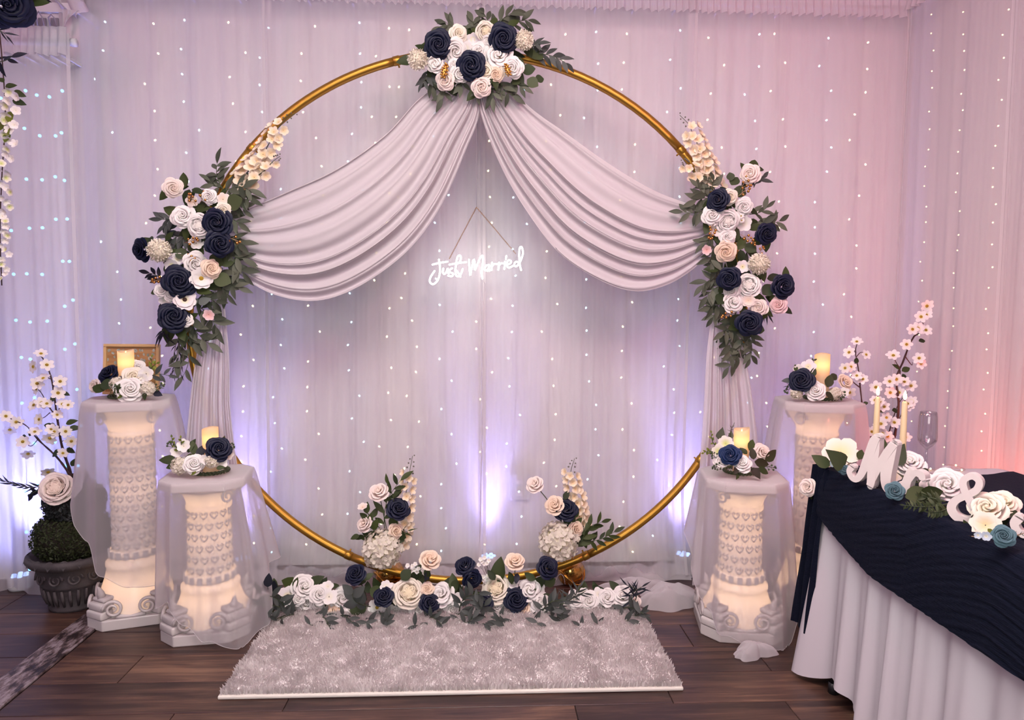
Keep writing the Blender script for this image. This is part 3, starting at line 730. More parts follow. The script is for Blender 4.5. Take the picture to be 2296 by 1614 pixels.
def peony_mesh(seed):
    q = random.Random(seed); mb = MB(); mb.ball((0, 0, 0.34), 0.16, 10, 7, (1, 1, 1.1))
    roll_ring(mb, q, 3, 0.15, 0.55, 0.35, 0.06, 1.3, q.uniform(0, 6), 0.08, 0, 7, 0.6, 0.16, 0.06)
    roll_ring(mb, q, 4, 0.36, 0.50, 0.45, 0.11, 1.05, q.uniform(0, 6), 0.10, 0.2, 7, 0.6, 0.16, 0.10)
    roll_ring(mb, q, 5, 0.60, 0.38, 0.50, 0.14, 0.88, q.uniform(0, 6), 0.12, 0.5, 7, 0.7, 0.14, 0.12)
    roll_ring(mb, q, 6, 0.84, 0.14, 0.45, 0.17, 0.74, q.uniform(0, 6), 0.10, 0.9, 7, 0.8, 0.10, 0.10)
    return mb.data('peony')
def pom_mesh(seed):
    q = random.Random(seed); mb = MB(); n = 330
    for i in range(n):
        zz = 1 - 1.55 * (i + 0.5) / n; rr = sqrt(max(0, 1 - zz * zz)); a = i * 2.39996
        d = Vector((rr * cos(a), rr * sin(a), zz)).normalized(); sd = d.orthogonal().normalized(); sd.rotate(Matrix.Rotation(q.uniform(0, 6.3), 3, d))
        ln = q.uniform(0.86, 1.06); w_ = 0.065; c2 = d.cross(sd) * 0.05
        e = d.cross(sd); w_ = 0.055
        mb.add([d * 0.45 - sd * w_ * 0.5, d * 0.45 + sd * w_ * 0.5, d * ln * 0.90 + sd * w_, d * ln * 0.90 - sd * w_, d * ln + e * 0.10 + sd * w_ * 0.8, d * ln + e * 0.10 - sd * w_ * 0.8], [(0, 1, 2, 3), (3, 2, 4, 5)])
    mb.ball((0, 0, -0.02), 0.84, 12, 8)
    return mb.data('pompom_flower')
def floret_data(mb, c, d, r, q, n=4, cup=0.25, wide=0.62):
    d = d.normalized(); sx = d.orthogonal().normalized(); sx.rotate(Matrix.Rotation(q.uniform(0, 6.3), 3, d)); sy = d.cross(sx)
    for k in range(n):
        a = 2 * pi * k / n + q.uniform(-0.1, 0.1); e = sx * cos(a) + sy * sin(a); f = -sx * sin(a) + sy * cos(a); h = wide * r * (1.3 if n < 5 else 1.0)
        mb.add([c, c + e * r * 0.55 + f * h * 0.62 + d * r * cup * 0.6, c + e * r + f * h * 0.3 + d * r * cup, c + e * r - f * h * 0.3 + d * r * cup, c + e * r * 0.55 - f * h * 0.62 + d * r * cup * 0.6], [(0, 1, 2), (0, 2, 3), (0, 3, 4)])
def hyd_mesh(seed):
    q = random.Random(seed); mb = MB(); n = 130
    for i in range(n):
        zz = 1 - 1.75 * (i + 0.5) / n; rr = sqrt(max(0, 1 - zz * zz)); a = i * 2.39996 + q.uniform(-0.15, 0.15)
        d = Vector((rr * cos(a), rr * sin(a), zz)); floret_data(mb, d * q.uniform(0.80, 0.97), d + Vector((q.uniform(-.4, .4), q.uniform(-.4, .4), q.uniform(-.4, .4))), 0.21, q, 4, 0.35, 0.66)
    mb.ball((0, 0, 0), 0.70, 12, 8)
    return mb.data('hydrangea_head', False)
def flat_mesh(n, cup, wide, seed, layers=1):
    q = random.Random(seed); mb = MB()
    for l in range(layers):
        for k in range(n):
            a = 2 * pi * (k + 0.5 * l) / n + q.uniform(-0.08, 0.08); rows = []; e = Vector((cos(a), sin(a), 0)); f = Vector((-sin(a), cos(a), 0)); ln = q.uniform(0.9, 1.05) * (1 - 0.25 * l)
            for j in range(5):
                v = j / 4; wd = wide * (0.18, 0.68, 1.0, 0.95, 0.45)[j]; r = 0.06 + 0.94 * v
                rows.append([e * (r * ln * (1 - 0.04 * abs(u))) + f * (u * wd) + Vector((0, 0, cup * v ** 1.5 + 0.10 * wd * abs(u) + 0.08 * l - (0.07 if j == 4 else 0))) for u in (-1, -0.4, 0.4, 1)])
            mb.grid(rows)
    return mb.data('blossom')
FM = {'rose': [rose_mesh(1), rose_mesh(2), rose_mesh(3, 1.3)], 'garden': [garden_mesh(4)], 'peony': [peony_mesh(5), peony_mesh(6)], 'pom': [pom_mesh(7)],
      'hyd': [hyd_mesh(8), hyd_mesh(18)], 'blossom': [flat_mesh(5, 0.25, 0.46, 9), flat_mesh(6, 0.32, 0.42, 10)], 'anemone': [flat_mesh(7, 0.3, 0.40, 11, 2)],
      'cherry': [flat_mesh(6, 0.16, 0.33, 21), flat_mesh(7, 0.22, 0.30, 22)], 'daisy': [flat_mesh(12, 0.05, 0.17, 12)], 'floret': [flat_mesh(5, 0.35, 0.46, 13), flat_mesh(5, 0.55, 0.42, 14)]}
FN = {'rose': 'rose', 'garden': 'garden_rose', 'peony': 'peony', 'pom': 'pompom_flower', 'hyd': 'hydrangea_head', 'blossom': 'blossom', 'anemone': 'anemone', 'daisy': 'daisy', 'cherry': 'blossom', 'floret': 'floret'}
centre_me = MB().ball((0, 0, 0.05), 0.2, 10, 6, (1, 1, 0.6)).data('flower_centre')
def leaf_mesh(w, prof, droop=0.12, fold=0.10, ser=0.0):
    rows = []; n = len(prof)
    for j, p in enumerate(prof):
        y = j / (n - 1); h = w * p * 0.5 * (1 + (ser if j % 2 else -ser)); z = -droop * y * y
        rows.append([Vector((-h, y, z + fold * h)), Vector((0, y, z)), Vector((h, y, z + fold * h))])
    return MB().grid(rows).data('leaf')
LM = {'euc': leaf_mesh(0.36, [0.1, 0.62, 0.92, 1.0, 0.82, 0.48, 0.04], 0.18, 0.3), 'rose': leaf_mesh(0.60, [0.1, 0.7, 0.95, 1.0, 0.9, 0.7, 0.42, 0.03], 0.14, 0.25, 0.02),
      'dollar': leaf_mesh(0.92, [0.1, 0.62, 0.9, 1.0, 0.98, 0.82, 0.5, 0.08], 0.06, 0.12), 'slim': leaf_mesh(0.16, [0.1, 0.7, 1.0, 0.9, 0.6, 0.3, 0.02], 0.25, 0.3),
      'heart': leaf_mesh(0.72, [0.3, 0.95, 1.0, 0.9, 0.72, 0.5, 0.25, 0.02], 0.1, 0.2)}
def frame(pos, zdir, ydir, s):
    z = zdir.normalized(); y = (ydir - z * ydir.dot(z)); y = y.normalized() if y.length > 1e-6 else z.orthogonal().normalized()
    x = y.cross(z); m = Matrix((x, y, z)).transposed() * s
    m = m.to_4x4(); m.translation = pos; return m
def imgdir(deg): return RT * cos(radians(deg)) + UP * sin(radians(deg))
def flower(t, kind, px, py, r, Y, mat, tilt=None, jit=0.3, name=None, wide=1.0, pos=None, centre=None, label=None):
    p = pos if pos is not None else P(px, py, Y); d = (CAM - p).normalized()
    tx, ty = tilt if tilt else (R.uniform(-jit, jit), R.uniform(-jit * 0.6, jit))
    d = (d + RT * tx + UP * ty).normalized(); s = r * S(p.y)
    y = d.orthogonal(); y.rotate(Matrix.Rotation(R.uniform(0, 6.28), 3, d))
    m = frame(p, d, y, s)
    if wide != 1.0: m = m @ Matrix.Diagonal((1, 1, wide, 1))
    o = inst(name or FN[kind], R.choice(FM[kind]), mat, t, m)
    if label: o['label'] = label
    if centre: inst('flower_centre', centre_me, centre, o, m @ Matrix.Diagonal((1.1, 1.1, 1.1, 1)))
    return o
def leaf(t, kind, px, py, ang, ln, Y, mat, tilt=0.35, name='leaf', pos=None):
    p = pos if pos is not None else P(px, py, Y); d = imgdir(ang) + FW * R.uniform(-0.35, 0.25)
    nrm = -FW + RT * R.uniform(-tilt, tilt) + UP * R.uniform(-tilt, tilt) + UP * 0.25
    return inst(name, LM[kind], mat, t, frame(p, nrm, d, ln * S(p.y)))
def spray(t, a, b, kind, n, ln, Y, mat, Y1=None, bend=0.12, stem='stem_green', ang=48, name='leaf_spray', tipleaf=True, size_fall=0.15, grav=0.0):
    A = P(a[0], a[1], Y); B_ = P(b[0], b[1], Y1 if Y1 is not None else Y - 0.02); d = B_ - A
    side = d.cross(FW).normalized() * d.length * bend * R.choice((-1, 1))
    pts = [A.lerp(B_, k / 8) + side * sin(pi * k / 8) - Vector((0, 0, grav * d.length * (k / 8) ** 2)) for k in range(9)]
    st = MB().tube(pts, [0.0022 * (1 - 0.6 * k / 8) for k in range(9)], 5).build(name, stem, t)
    for i in range(n):
        u = 0.12 + 0.86 * i / max(1, n - 1) if n > 1 else 0.9
        k = min(7, int(u * 8)); p = pts[k].lerp(pts[k + 1], u * 8 - k); tg = (pts[k + 1] - pts[k]).normalized()
        sg = 1 if i % 2 else -1
        if tipleaf and i == n - 1: sg = 0
        dr = tg.copy(); dr.rotate(Matrix.Rotation(radians(sg * ang * R.uniform(0.7, 1.25)), 3, FW)); dr = dr + FW * R.uniform(-0.4, 0.3)
        nrm = -FW + RT * R.uniform(-.5, .5) + UP * R.uniform(-.3, .6)
        inst('leaf', LM[kind], mat, st, frame(p, nrm, dr, ln * S(p.y) * R.uniform(0.9, 1.25) * (1 - size_fall * u)))
    return st
berry_me = MB().ball((0, 0, 0), 1.0, 8, 6).data('berry')
def berries(t, px, py, ang, ln, n, Y, mat='copper_gold', r=3.2, stem='wire_gold', name='berry_sprig'):
    A = P(px, py, Y); dr = imgdir(ang); sc = S(Y); mb = MB(); ends = []
    mb.tube([A, A + dr * ln * sc], 0.0011, 5)
    for i in range(n):
        u = 0.2 + 0.8 * i / max(1, n - 1); b = A + dr * ln * sc * u; e = imgdir(ang + (55 if i % 2 else -55) * (1 - 0.6 * u)) * 11 * sc * R.uniform(0.5, 1.0) - FW * 0.008 * R.random()
        if i == n - 1: e = dr * 4 * sc
        mb.tube([b, b + e], 0.0008, 4); ends.append(b + e)
    st = mb.build(name, stem, t)
    for e in ends: inst('berry', berry_me, mat, st, Matrix.Translation(e) @ Matrix.Scale(r * sc * R.uniform(0.8, 1.1), 4))
def delphinium(t, path, n, r, Y, Y1, mat='delphinium', tipn=7, name='delphinium_stem', start=0.05):
    pts = []; k = len(path)
    for i, (x, y) in enumerate(path): pts.append(P(x, y, Y + (Y1 - Y) * i / (k - 1)))
    c = spline(pts, 40); st = MB().tube(c, [0.0026 * (1 - 0.6 * i / 39) for i in range(40)], 6).build(name, 'stem_green', t)
    for i in range(n):
        u = start + (0.80 - start) * i / (n - 1); p = c[int(u * 39)]; tg = (c[min(39, int(u * 39) + 1)] - p).normalized()
        sd = tg.cross(FW).normalized(); a = (i % 3 - 1) * 1.0 + R.uniform(-0.3, 0.3)
        off = sd * sin(a * 1.2) * r * S(Y) * 0.85 - FW * cos(a) * 0.012
        s = r * 0.88 * (1.05 - 0.5 * u) * S(Y); d = (-FW * 0.8 + sd * sin(a * 1.3) + tg * 0.2).normalized()
        inst('floret', R.choice(FM['floret']), mat, st, frame(p + off, d, d.orthogonal(), s))
    for i in range(tipn):
        u = 0.82 + 0.18 * i / (tipn - 1); p = c[min(39, int(u * 39))]; tg = (c[39] - c[36]).normalized(); sd = tg.cross(FW).normalized()
        inst('bud', berry_me, 'stem_grey', st, Matrix.Translation(p + sd * (0.011 * (1.1 - u) * 4 + 0.003) * (1 if i % 2 else -1) + tg * 0.004) @ Matrix.Scale(0.0052 * (1.6 - u), 4))
    return st
def under(t, fl, Y, k=2, mat='rose_leaf', kind='rose', lf=1.7):
    """leaves peeping from under each bloom"""
    for (x, y, r) in fl:
        a0 = R.uniform(0, 360)
        for i in range(k):
            a = a0 + 360 * i / k + R.uniform(-30, 30); leaf(t, kind, x + cos(radians(a)) * r * 0.4, y - sin(radians(a)) * r * 0.4, a, r * lf * R.uniform(0.8, 1.1), Y, mat)

# ------------------------------------------------------------------ top swag of flowers
Y0 = YH - 0.10
t = root('flower_swag', P(1075, 150, YH), 'flower swag with navy roses and pompoms on the hoop top', 'flower arrangement', 'flower swags on the hoop')
TOPF = [('rose', 983, 100, 29, 'navy'), ('rose', 1129, 87, 30, 'navy'), ('rose', 1057, 146, 29, 'navy'), ('pom', 937, 133, 23, 'pompom'), ('pom', 1174, 90, 22, 'pompom'),
        ('peony', 1117, 124, 30, 'white'), ('rose', 1020, 113, 25, 'white'), ('rose', 1074, 112, 15, 'white'), ('garden', 1088, 70, 21, 'cream'), ('rose', 1094, 90, 15, 'white'),
        ('rose', 1018, 143, 12, 'white'), ('rose', 1031, 164, 19, 'white'), ('rose', 1090, 160, 18, 'cream'), ('rose', 1113, 166, 17, 'peach'), ('rose', 1150, 152, 22, 'white'),
        ('rose', 998, 181, 20, 'blush'), ('rose', 1080, 195, 21, 'blush'), ('peony', 975, 143, 18, 'white'), ('rose', 1028, 74, 18, 'cream'), ('blossom', 1060, 88, 14, 'blossom_white'), ('blossom', 1046, 108, 14, 'white'), ('blossom', 1052, 92, 13, 'white')]
def arrange(t, fl, Y, dz=0.0):
    for f in fl:
        k, x, y, r, m = f[:5]
        front = {'navy': 0.045, 'pompom': 0.04}.get(m, 0.02) if k != 'blossom' else 0.0
        flower(t, k, x, y, r, Y - front - R.uniform(0, 0.012), m, tilt=f[5] if len(f) > 5 else None, centre=f[6] if len(f) > 6 else None)
arrange(t, TOPF, Y0)
under(t, [(f[1], f[2], f[3]) for f in TOPF], Y0 + 0.02, 2)
for a, b_, k, n, ln, m in [((1095, 75), (1085, 30), 'euc', 5, 30, 'eucalyptus'), ((1110, 70), (1150, 28), 'euc', 6, 34, 'eucalyptus'), ((1140, 65), (1185, 45), 'euc', 6, 30, 'eucalyptus'), ((1060, 75), (1060, 48), 'euc', 4, 28, 'eucalyptus'),
        ((1010, 75), (1000, 50), 'euc', 3, 28, 'eucalyptus'), ((1030, 65), (985, 60), 'euc', 5, 28, 'eucalyptus'), ((1040, 62), (1060, 60), 'euc', 4, 28, 'eucalyptus'), ((1180, 125), (1270, 142), 'euc', 10, 30, 'grey_leaf'),
        ((1190, 110), (1205, 98), 'euc', 4, 26, 'grey_leaf'), ((960, 150), (948, 185), 'euc', 7, 26, 'grey_leaf'), ((975, 165), (970, 195), 'euc', 5, 28, 'eucalyptus'), ((995, 190), (992, 222), 'euc', 4, 30, 'eucalyptus'), ((1030, 175), (1035, 195), 'euc', 4, 26, 'eucalyptus'),
        ((1095, 185), (1105, 220), 'euc', 6, 28, 'eucalyptus'), ((1120, 180), (1150, 215), 'euc', 7, 30, 'eucalyptus'), ((1145, 170), (1172, 195), 'euc', 6, 28, 'eucalyptus'), ((1060, 180), (1070, 212), 'euc', 4, 24, 'eucalyptus')]:
    spray(t, a, b_, k, n + 1, ln * 1.12, Y0 + 0.03, m)
for x, y, a, ln in ((955, 112, 150, 28), (962, 108, 110, 22), (1105, 60, 80, 30), (1040, 118, -20, 22), (1060, 75, 60, 24), (1095, 150, -60, 24), (1098, 170, -100, 30), (1108, 175, -70, 26), (1012, 160, -60, 26), (1015, 85, 20, 28), (1150, 130, -30, 30), (1140, 60, 40, 30)):
    leaf(t, 'rose', x, y, a, ln, Y0 - 0.01, 'rose_leaf')
for x, y, a, ln in ((1195, 132, 50, 34), (1170, 160, 10, 30), (1182, 178, -30, 28), (1200, 178, 20, 22), (1165, 180, -140, 20)): leaf(t, 'dollar', x, y, a, ln, Y0 + 0.01, 'dollar_leaf')
cone_me = MB()
for i in range(26):
    zz = i / 25; a = i * 2.4; r_ = 0.42 * sin(pi * (0.18 + 0.72 * zz)); cone_me.ball((r_ * cos(a), r_ * sin(a), -1 + 2 * zz), 0.20, 6, 4, (1, 1, 0.6))
cone_me.ball((0, 0, 0), 0.34, 8, 6, (1, 1, 2.6)); cone_me = cone_me.data('pine_cone')
for x, y, r_, a in ((997, 158, 15, 75), (1138, 156, 13, 110)):
    p = P(x, y, Y0 - 0.06); inst('pine_cone', cone_me, 'gold_bright', t, frame(p, imgdir(a), FW, r_ * S(Y0)))

# ------------------------------------------------------------------ left swag
t = root('flower_swag', P(450, 560, YH), 'tall flower swag with five navy roses on the left hoop side', 'flower arrangement', 'flower swags on the hoop')
LF = [('rose', 388, 421, 20, 'blush'), ('rose', 469, 441, 16, 'white'), ('rose', 411, 486, 24, 'white'), ('garden', 447, 506, 26, 'white'), ('rose', 487, 499, 30, 'navy'), ('rose', 492, 546, 28, 'navy'), ('pom', 357, 562, 26, 'pompom', (0.05, 0.1)),
      ('rose', 317, 560, 25, 'navy', (-0.9, 0.0)), ('rose', 438, 590, 24, 'white'), ('rose', 474, 602, 20, 'peach'), ('anemone', 451, 624, 25, 'white', (0.1, 0), 'stamen_yellow'), ('rose', 402, 631, 33, 'navy'), ('rose', 361, 652, 14, 'white'), ('rose', 384, 660, 15, 'white'),
      ('anemone', 414, 672, 25, 'blossom_white', (0.1, 0.1), 'stamen_dark'), ('rose', 389, 710, 31, 'navy'), ('daisy', 422, 499, 9, 'white', (0, 0), 'stamen_yellow'), ('daisy', 433, 485, 8, 'white', (0, 0), 'stamen_yellow'), ('blossom', 440, 545, 16, 'white'), ('blossom', 500, 447, 15, 'blush'),
      ('rose', 500, 472, 16, 'cream'), ('rose', 418, 718, 14, 'white'), ('blossom', 385, 595, 16, 'blossom_white'), ('blossom', 398, 580, 14, 'blossom_white'), ('blossom', 430, 450, 14, 'blush'), ('blossom', 468, 706, 13, 'pink'), ('blossom', 372, 672, 16, 'white')]
arrange(t, LF, Y0)
under(t, [(f[1], f[2], f[3]) for f in LF if f[3] > 13 and f[1] > 330], Y0 + 0.02, 2)
for a, b_, k, n, ln, m in [((500, 425), (487, 365), 'euc', 8, 30, 'eucalyptus'), ((495, 420), (470, 405), 'euc', 4, 26, 'eucalyptus'), ((500, 430), (560, 425), 'euc', 8, 34, 'eucalyptus'), ((500, 440), (562, 448), 'euc', 8, 34, 'eucalyptus'), ((510, 455), (545, 470), 'euc', 5, 32, 'eucalyptus'),
        ((500, 490), (535, 500), 'euc', 5, 32, 'eucalyptus'), ((505, 530), (540, 545), 'euc', 6, 36, 'eucalyptus'), ((500, 555), (545, 580), 'euc', 7, 36, 'eucalyptus'), ((500, 580), (545, 612), 'euc', 7, 36, 'eucalyptus'), ((490, 605), (535, 645), 'euc', 7, 36, 'eucalyptus'),
        ((470, 630), (510, 660), 'euc', 6, 34, 'eucalyptus'), ((445, 650), (485, 675), 'euc', 6, 34, 'eucalyptus'), ((430, 680), (485, 735), 'euc', 10, 36, 'eucalyptus'), ((425, 700), (468, 770), 'euc', 9, 36, 'eucalyptus'), ((425, 720), (435, 770), 'euc', 5, 32, 'eucalyptus'), ((420, 735), (398, 815), 'euc', 4, 30, 'eucalyptus'), ((418, 755), (410, 845), 'euc', 5, 34, 'eucalyptus'),
        ((400, 480), (362, 492), 'euc', 6, 28, 'grey_leaf'), ((405, 500), (370, 505), 'euc', 5, 26, 'grey_leaf'), ((425, 520), (375, 530), 'euc', 7, 30, 'grey_leaf'), ((400, 570), (395, 545), 'euc', 5, 26, 'grey_leaf'), ((365, 630), (335, 612), 'euc', 5, 22, 'dark_leaf'), ((380, 735), (362, 745), 'slim', 5, 34, 'dark_leaf')]:
    spray(t, a, b_, k, n + 1, ln * 1.12, Y0 + 0.03, m)
for x, y, a, ln, k, m in ((415, 420, 100, 34, 'rose', 'rose_leaf'), (425, 425, -110, 40, 'rose', 'rose_leaf'), (430, 425, -10, 28, 'rose', 'rose_leaf'), (440, 470, 10, 34, 'rose', 'rose_leaf'), (452, 468, 70, 30, 'rose', 'rose_leaf'), (510, 462, 20, 40, 'dollar', 'dollar_leaf'), (460, 562, 40, 36, 'dollar', 'rose_leaf'), (470, 575, -30, 36, 'dollar', 'rose_leaf'), (445, 560, 150, 30, 'dollar', 'rose_leaf'),
        (490, 590, 30, 34, 'dollar', 'dollar_leaf'), (480, 622, -10, 38, 'dollar', 'dollar_leaf'), (385, 610, 130, 26, 'dollar', 'dollar_leaf'), (340, 545, 120, 26, 'rose', 'rose_leaf'), (372, 540, 60, 26, 'rose', 'rose_leaf'), (395, 560, -30, 28, 'dollar', 'dollar_leaf'), (440, 650, -10, 36, 'rose', 'rose_leaf'), (400, 735, -60, 36, 'rose', 'rose_leaf'), (412, 745, -90, 34, 'rose', 'rose_leaf'), (428, 690, 60, 26, 'dusty' if False else 'rose', 'dusty_leaf'), (445, 680, 20, 30, 'rose', 'dusty_leaf'), (420, 510, -100, 30, 'rose', 'rose_leaf')):
    leaf(t, k, x, y, a, ln, Y0 - 0.005, m)
for x, y, a, ln, n in ((440, 462, 120, 26, 6), (448, 455, 60, 22, 5), (412, 545, 20, 26, 6), (405, 572, -20, 28, 7), (370, 625, 190, 24, 6), (505, 530, -20, 30, 4)): berries(t, x, y, a, ln, n, Y0 - 0.03)
delphinium(t, [(530, 415), (560, 380), (590, 345), (615, 300), (640, 268), (662, 254)], 26, 19, YH - 0.05, YH - 0.08)
delphinium(t, [(560, 405), (590, 385), (612, 362), (628, 350)], 7, 16, YH - 0.06, YH - 0.09, tipn=8)
# thin hanging seed fronds
for dx in (-14, -6, 2, 9): spray(t, (405 + dx * 0.4, 750), (398 + dx, 850 - abs(dx)), 'slim', 7, 18, Y0 + 0.02, 'dark_leaf', bend=0.08, ang=25, stem='stem_grey', name='seed_frond')

# ------------------------------------------------------------------ right swag
t = root('flower_swag', P(1650, 580, YH), 'tall flower swag tapering to eucalyptus on the right hoop side', 'flower arrangement', 'flower swags on the hoop')
RF = [('rose', 1682, 390, 21, 'blush'), ('rose', 1610, 448, 24, 'navy', (-0.3, 0.2)), ('rose', 1637, 442, 17, 'cream'), ('rose', 1668, 463, 19, 'white'), ('rose', 1597, 482, 22, 'white'), ('garden', 1631, 496, 26, 'white'), ('blossom', 1668, 500, 20, 'white'), ('rose', 1719, 524, 23, 'navy', (0.4, 0)), ('rose', 1631, 531, 18, 'white'), ('blossom', 1608, 515, 16, 'white'),
      ('rose', 1628, 564, 23, 'peach'), ('pom', 1702, 592, 25, 'pompom'), ('rose', 1635, 625, 25, 'navy'), ('rose', 1756, 641, 26, 'navy', (0.4, 0.1)), ('garden', 1679, 640, 27, 'white'), ('rose', 1640, 652, 18, 'white'), ('rose', 1643, 677, 23, 'white'), ('anemone', 1678, 674, 16, 'blush', (0, 0)), ('rose', 1701, 690, 19, 'blush'), ('rose', 1745, 684, 19, 'pink'), ('rose', 1680, 724, 28, 'navy'),
      ('daisy', 1652, 480, 7, 'white', (0, 0), 'stamen_yellow'), ('daisy', 1662, 484, 7, 'white', (0, 0), 'stamen_yellow'), ('daisy', 1663, 494, 7, 'white', (0, 0), 'stamen_yellow'), ('daisy', 1700, 706, 8, 'white', (0, 0), 'stamen_yellow'), ('blossom', 1665, 598, 16, 'blossom_white'), ('blossom', 1585, 560, 12, 'pink')]
arrange(t, RF, Y0)
under(t, [(f[1], f[2], f[3]) for f in RF if f[3] > 13], Y0 + 0.02, 2)
for a, b_, k, n, ln, m in [((1600, 440), (1565, 420), 'euc', 6, 32, 'eucalyptus'), ((1600, 430), (1600, 405), 'euc', 5, 34, 'eucalyptus'), ((1605, 450), (1560, 450), 'euc', 6, 32, 'eucalyptus'), ((1595, 460), (1530, 475), 'euc', 8, 32, 'eucalyptus'), ((1690, 500), (1748, 495), 'euc', 8, 32, 'eucalyptus'), ((1690, 420), (1708, 400), 'euc', 4, 28, 'grey_leaf'), ((1680, 480), (1720, 465), 'euc', 5, 28, 'eucalyptus'),
        ((1600, 520), (1580, 545), 'euc', 6, 28, 'eucalyptus'), ((1610, 545), (1595, 590), 'euc', 7, 30, 'eucalyptus'), ((1620, 580), (1605, 600), 'euc', 5, 30, 'eucalyptus'), ((1640, 600), (1680, 590), 'euc', 6, 30, 'eucalyptus'), ((1620, 625), (1575, 640), 'euc', 7, 32, 'eucalyptus'), ((1625, 640), (1585, 665), 'euc', 7, 32, 'eucalyptus'), ((1625, 665), (1592, 690), 'euc', 7, 32, 'eucalyptus'), ((1625, 690), (1598, 712), 'euc', 6, 30, 'eucalyptus'),
        ((1650, 700), (1622, 745), 'euc', 9, 32, 'eucalyptus'), ((1655, 725), (1640, 800), 'euc', 11, 32, 'eucalyptus'), ((1665, 740), (1632, 825), 'euc', 10, 32, 'eucalyptus'), ((1675, 745), (1682, 805), 'euc', 7, 28, 'eucalyptus'), ((1690, 745), (1685, 762), 'euc', 3, 20, 'eucalyptus'), ((1700, 690), (1722, 705), 'slim', 4, 26, 'dark_leaf')]:
    spray(t, a, b_, k, n + 1, ln * 1.12, Y0 + 0.03, m)
for x, y, a, ln, k, m in ((1640, 415, 60, 26, 'dollar', 'dollar_leaf'), (1645, 425, -20, 30, 'dollar', 'dollar_leaf'), (1640, 405, 100, 20, 'dollar', 'dollar_leaf'), (1660, 400, 0, 26, 'rose', 'rose_leaf'), (1695, 380, 20, 26, 'rose', 'rose_leaf'), (1670, 382, 120, 20, 'rose', 'rose_leaf'), (1680, 515, 20, 34, 'rose', 'rose_leaf'), (1685, 540, 0, 34, 'rose', 'rose_leaf'), (1670, 548, -40, 30, 'dollar', 'dollar_leaf'), (1655, 560, 60, 34, 'rose', 'rose_leaf'),
        (1612, 605, 160, 34, 'rose', 'rose_leaf'), (1660, 560, -80, 30, 'rose', 'rose_leaf'), (1650, 462, -60, 28, 'rose', 'rose_leaf'), (1660, 465, -10, 26, 'rose', 'rose_leaf'), (1690, 620, 30, 34, 'rose', 'rose_leaf'), (1720, 625, 10, 34, 'rose', 'rose_leaf'), (1710, 660, 40, 32, 'dollar', 'dollar_leaf'), (1690, 665, 0, 36, 'rose', 'rose_leaf'), (1725, 670, 20, 24, 'rose', 'rose_leaf'), (1665, 690, -80, 34, 'rose', 'rose_leaf'), (1660, 705, -120, 34, 'dollar', 'rose_leaf'), (1690, 735, -10, 26, 'dollar', 'dollar_leaf'), (1620, 660, -120, 30, 'dollar', 'dollar_leaf')):
    leaf(t, k, x, y, a, ln, Y0 - 0.005, m)
for x, y, a, ln, n in ((1600, 498, -100, 34, 9), (1660, 525, -30, 34, 8), (1655, 440, 40, 34, 7), (1660, 425, 60, 30, 5), (1650, 700, 200, 30, 6), (1700, 572, 60, 18, 4)): berries(t, x, y, a, ln, n, Y0 - 0.03)
delphinium(t, [(1602, 425), (1590, 385), (1575, 345), (1555, 305), (1545, 280), (1524, 258)], 26, 19, YH - 0.05, YH - 0.08)
delphinium(t, [(1575, 405), (1555, 385), (1545, 375), (1532, 358)], 6, 16, YH - 0.06, YH - 0.09, tipn=8)

# ------------------------------------------------------------------ garlands on the rug
def garland(label, loc, fl, sprays, leaves, Y):
    t = root('floor_garland', G(loc[0], loc[1], 0.03), label, 'flower garland', 'flower garlands along the rug')
    for f in fl:
        k, x, y, r, m = f[:5]; tl = f[5] if len(f) > 5 else (R.uniform(-.3, .3), R.uniform(0.1, 0.5))
        flower(t, k, x, y, r, Y - R.uniform(0.0, 0.04) - (0.03 if m == 'navy' else 0), m, tilt=tl, centre=f[6] if len(f) > 6 else None)
    under(t, [(f[1], f[2], f[3]) for f in fl if f[3] > 12 and f[2] > 1305], Y + 0.01, 2, mat='rose_leaf')
    for a, b_, k, n, ln, m in sprays: spray(t, a, b_, k, n, ln * 1.05, Y - 0.05, m, Y1=Y - 0.19)
    for x, y, a, ln, k, m in leaves: leaf(t, k, x, y, a, ln, Y - 0.025, m)
    return t
YG = 2.72
RUGZ = 0.03
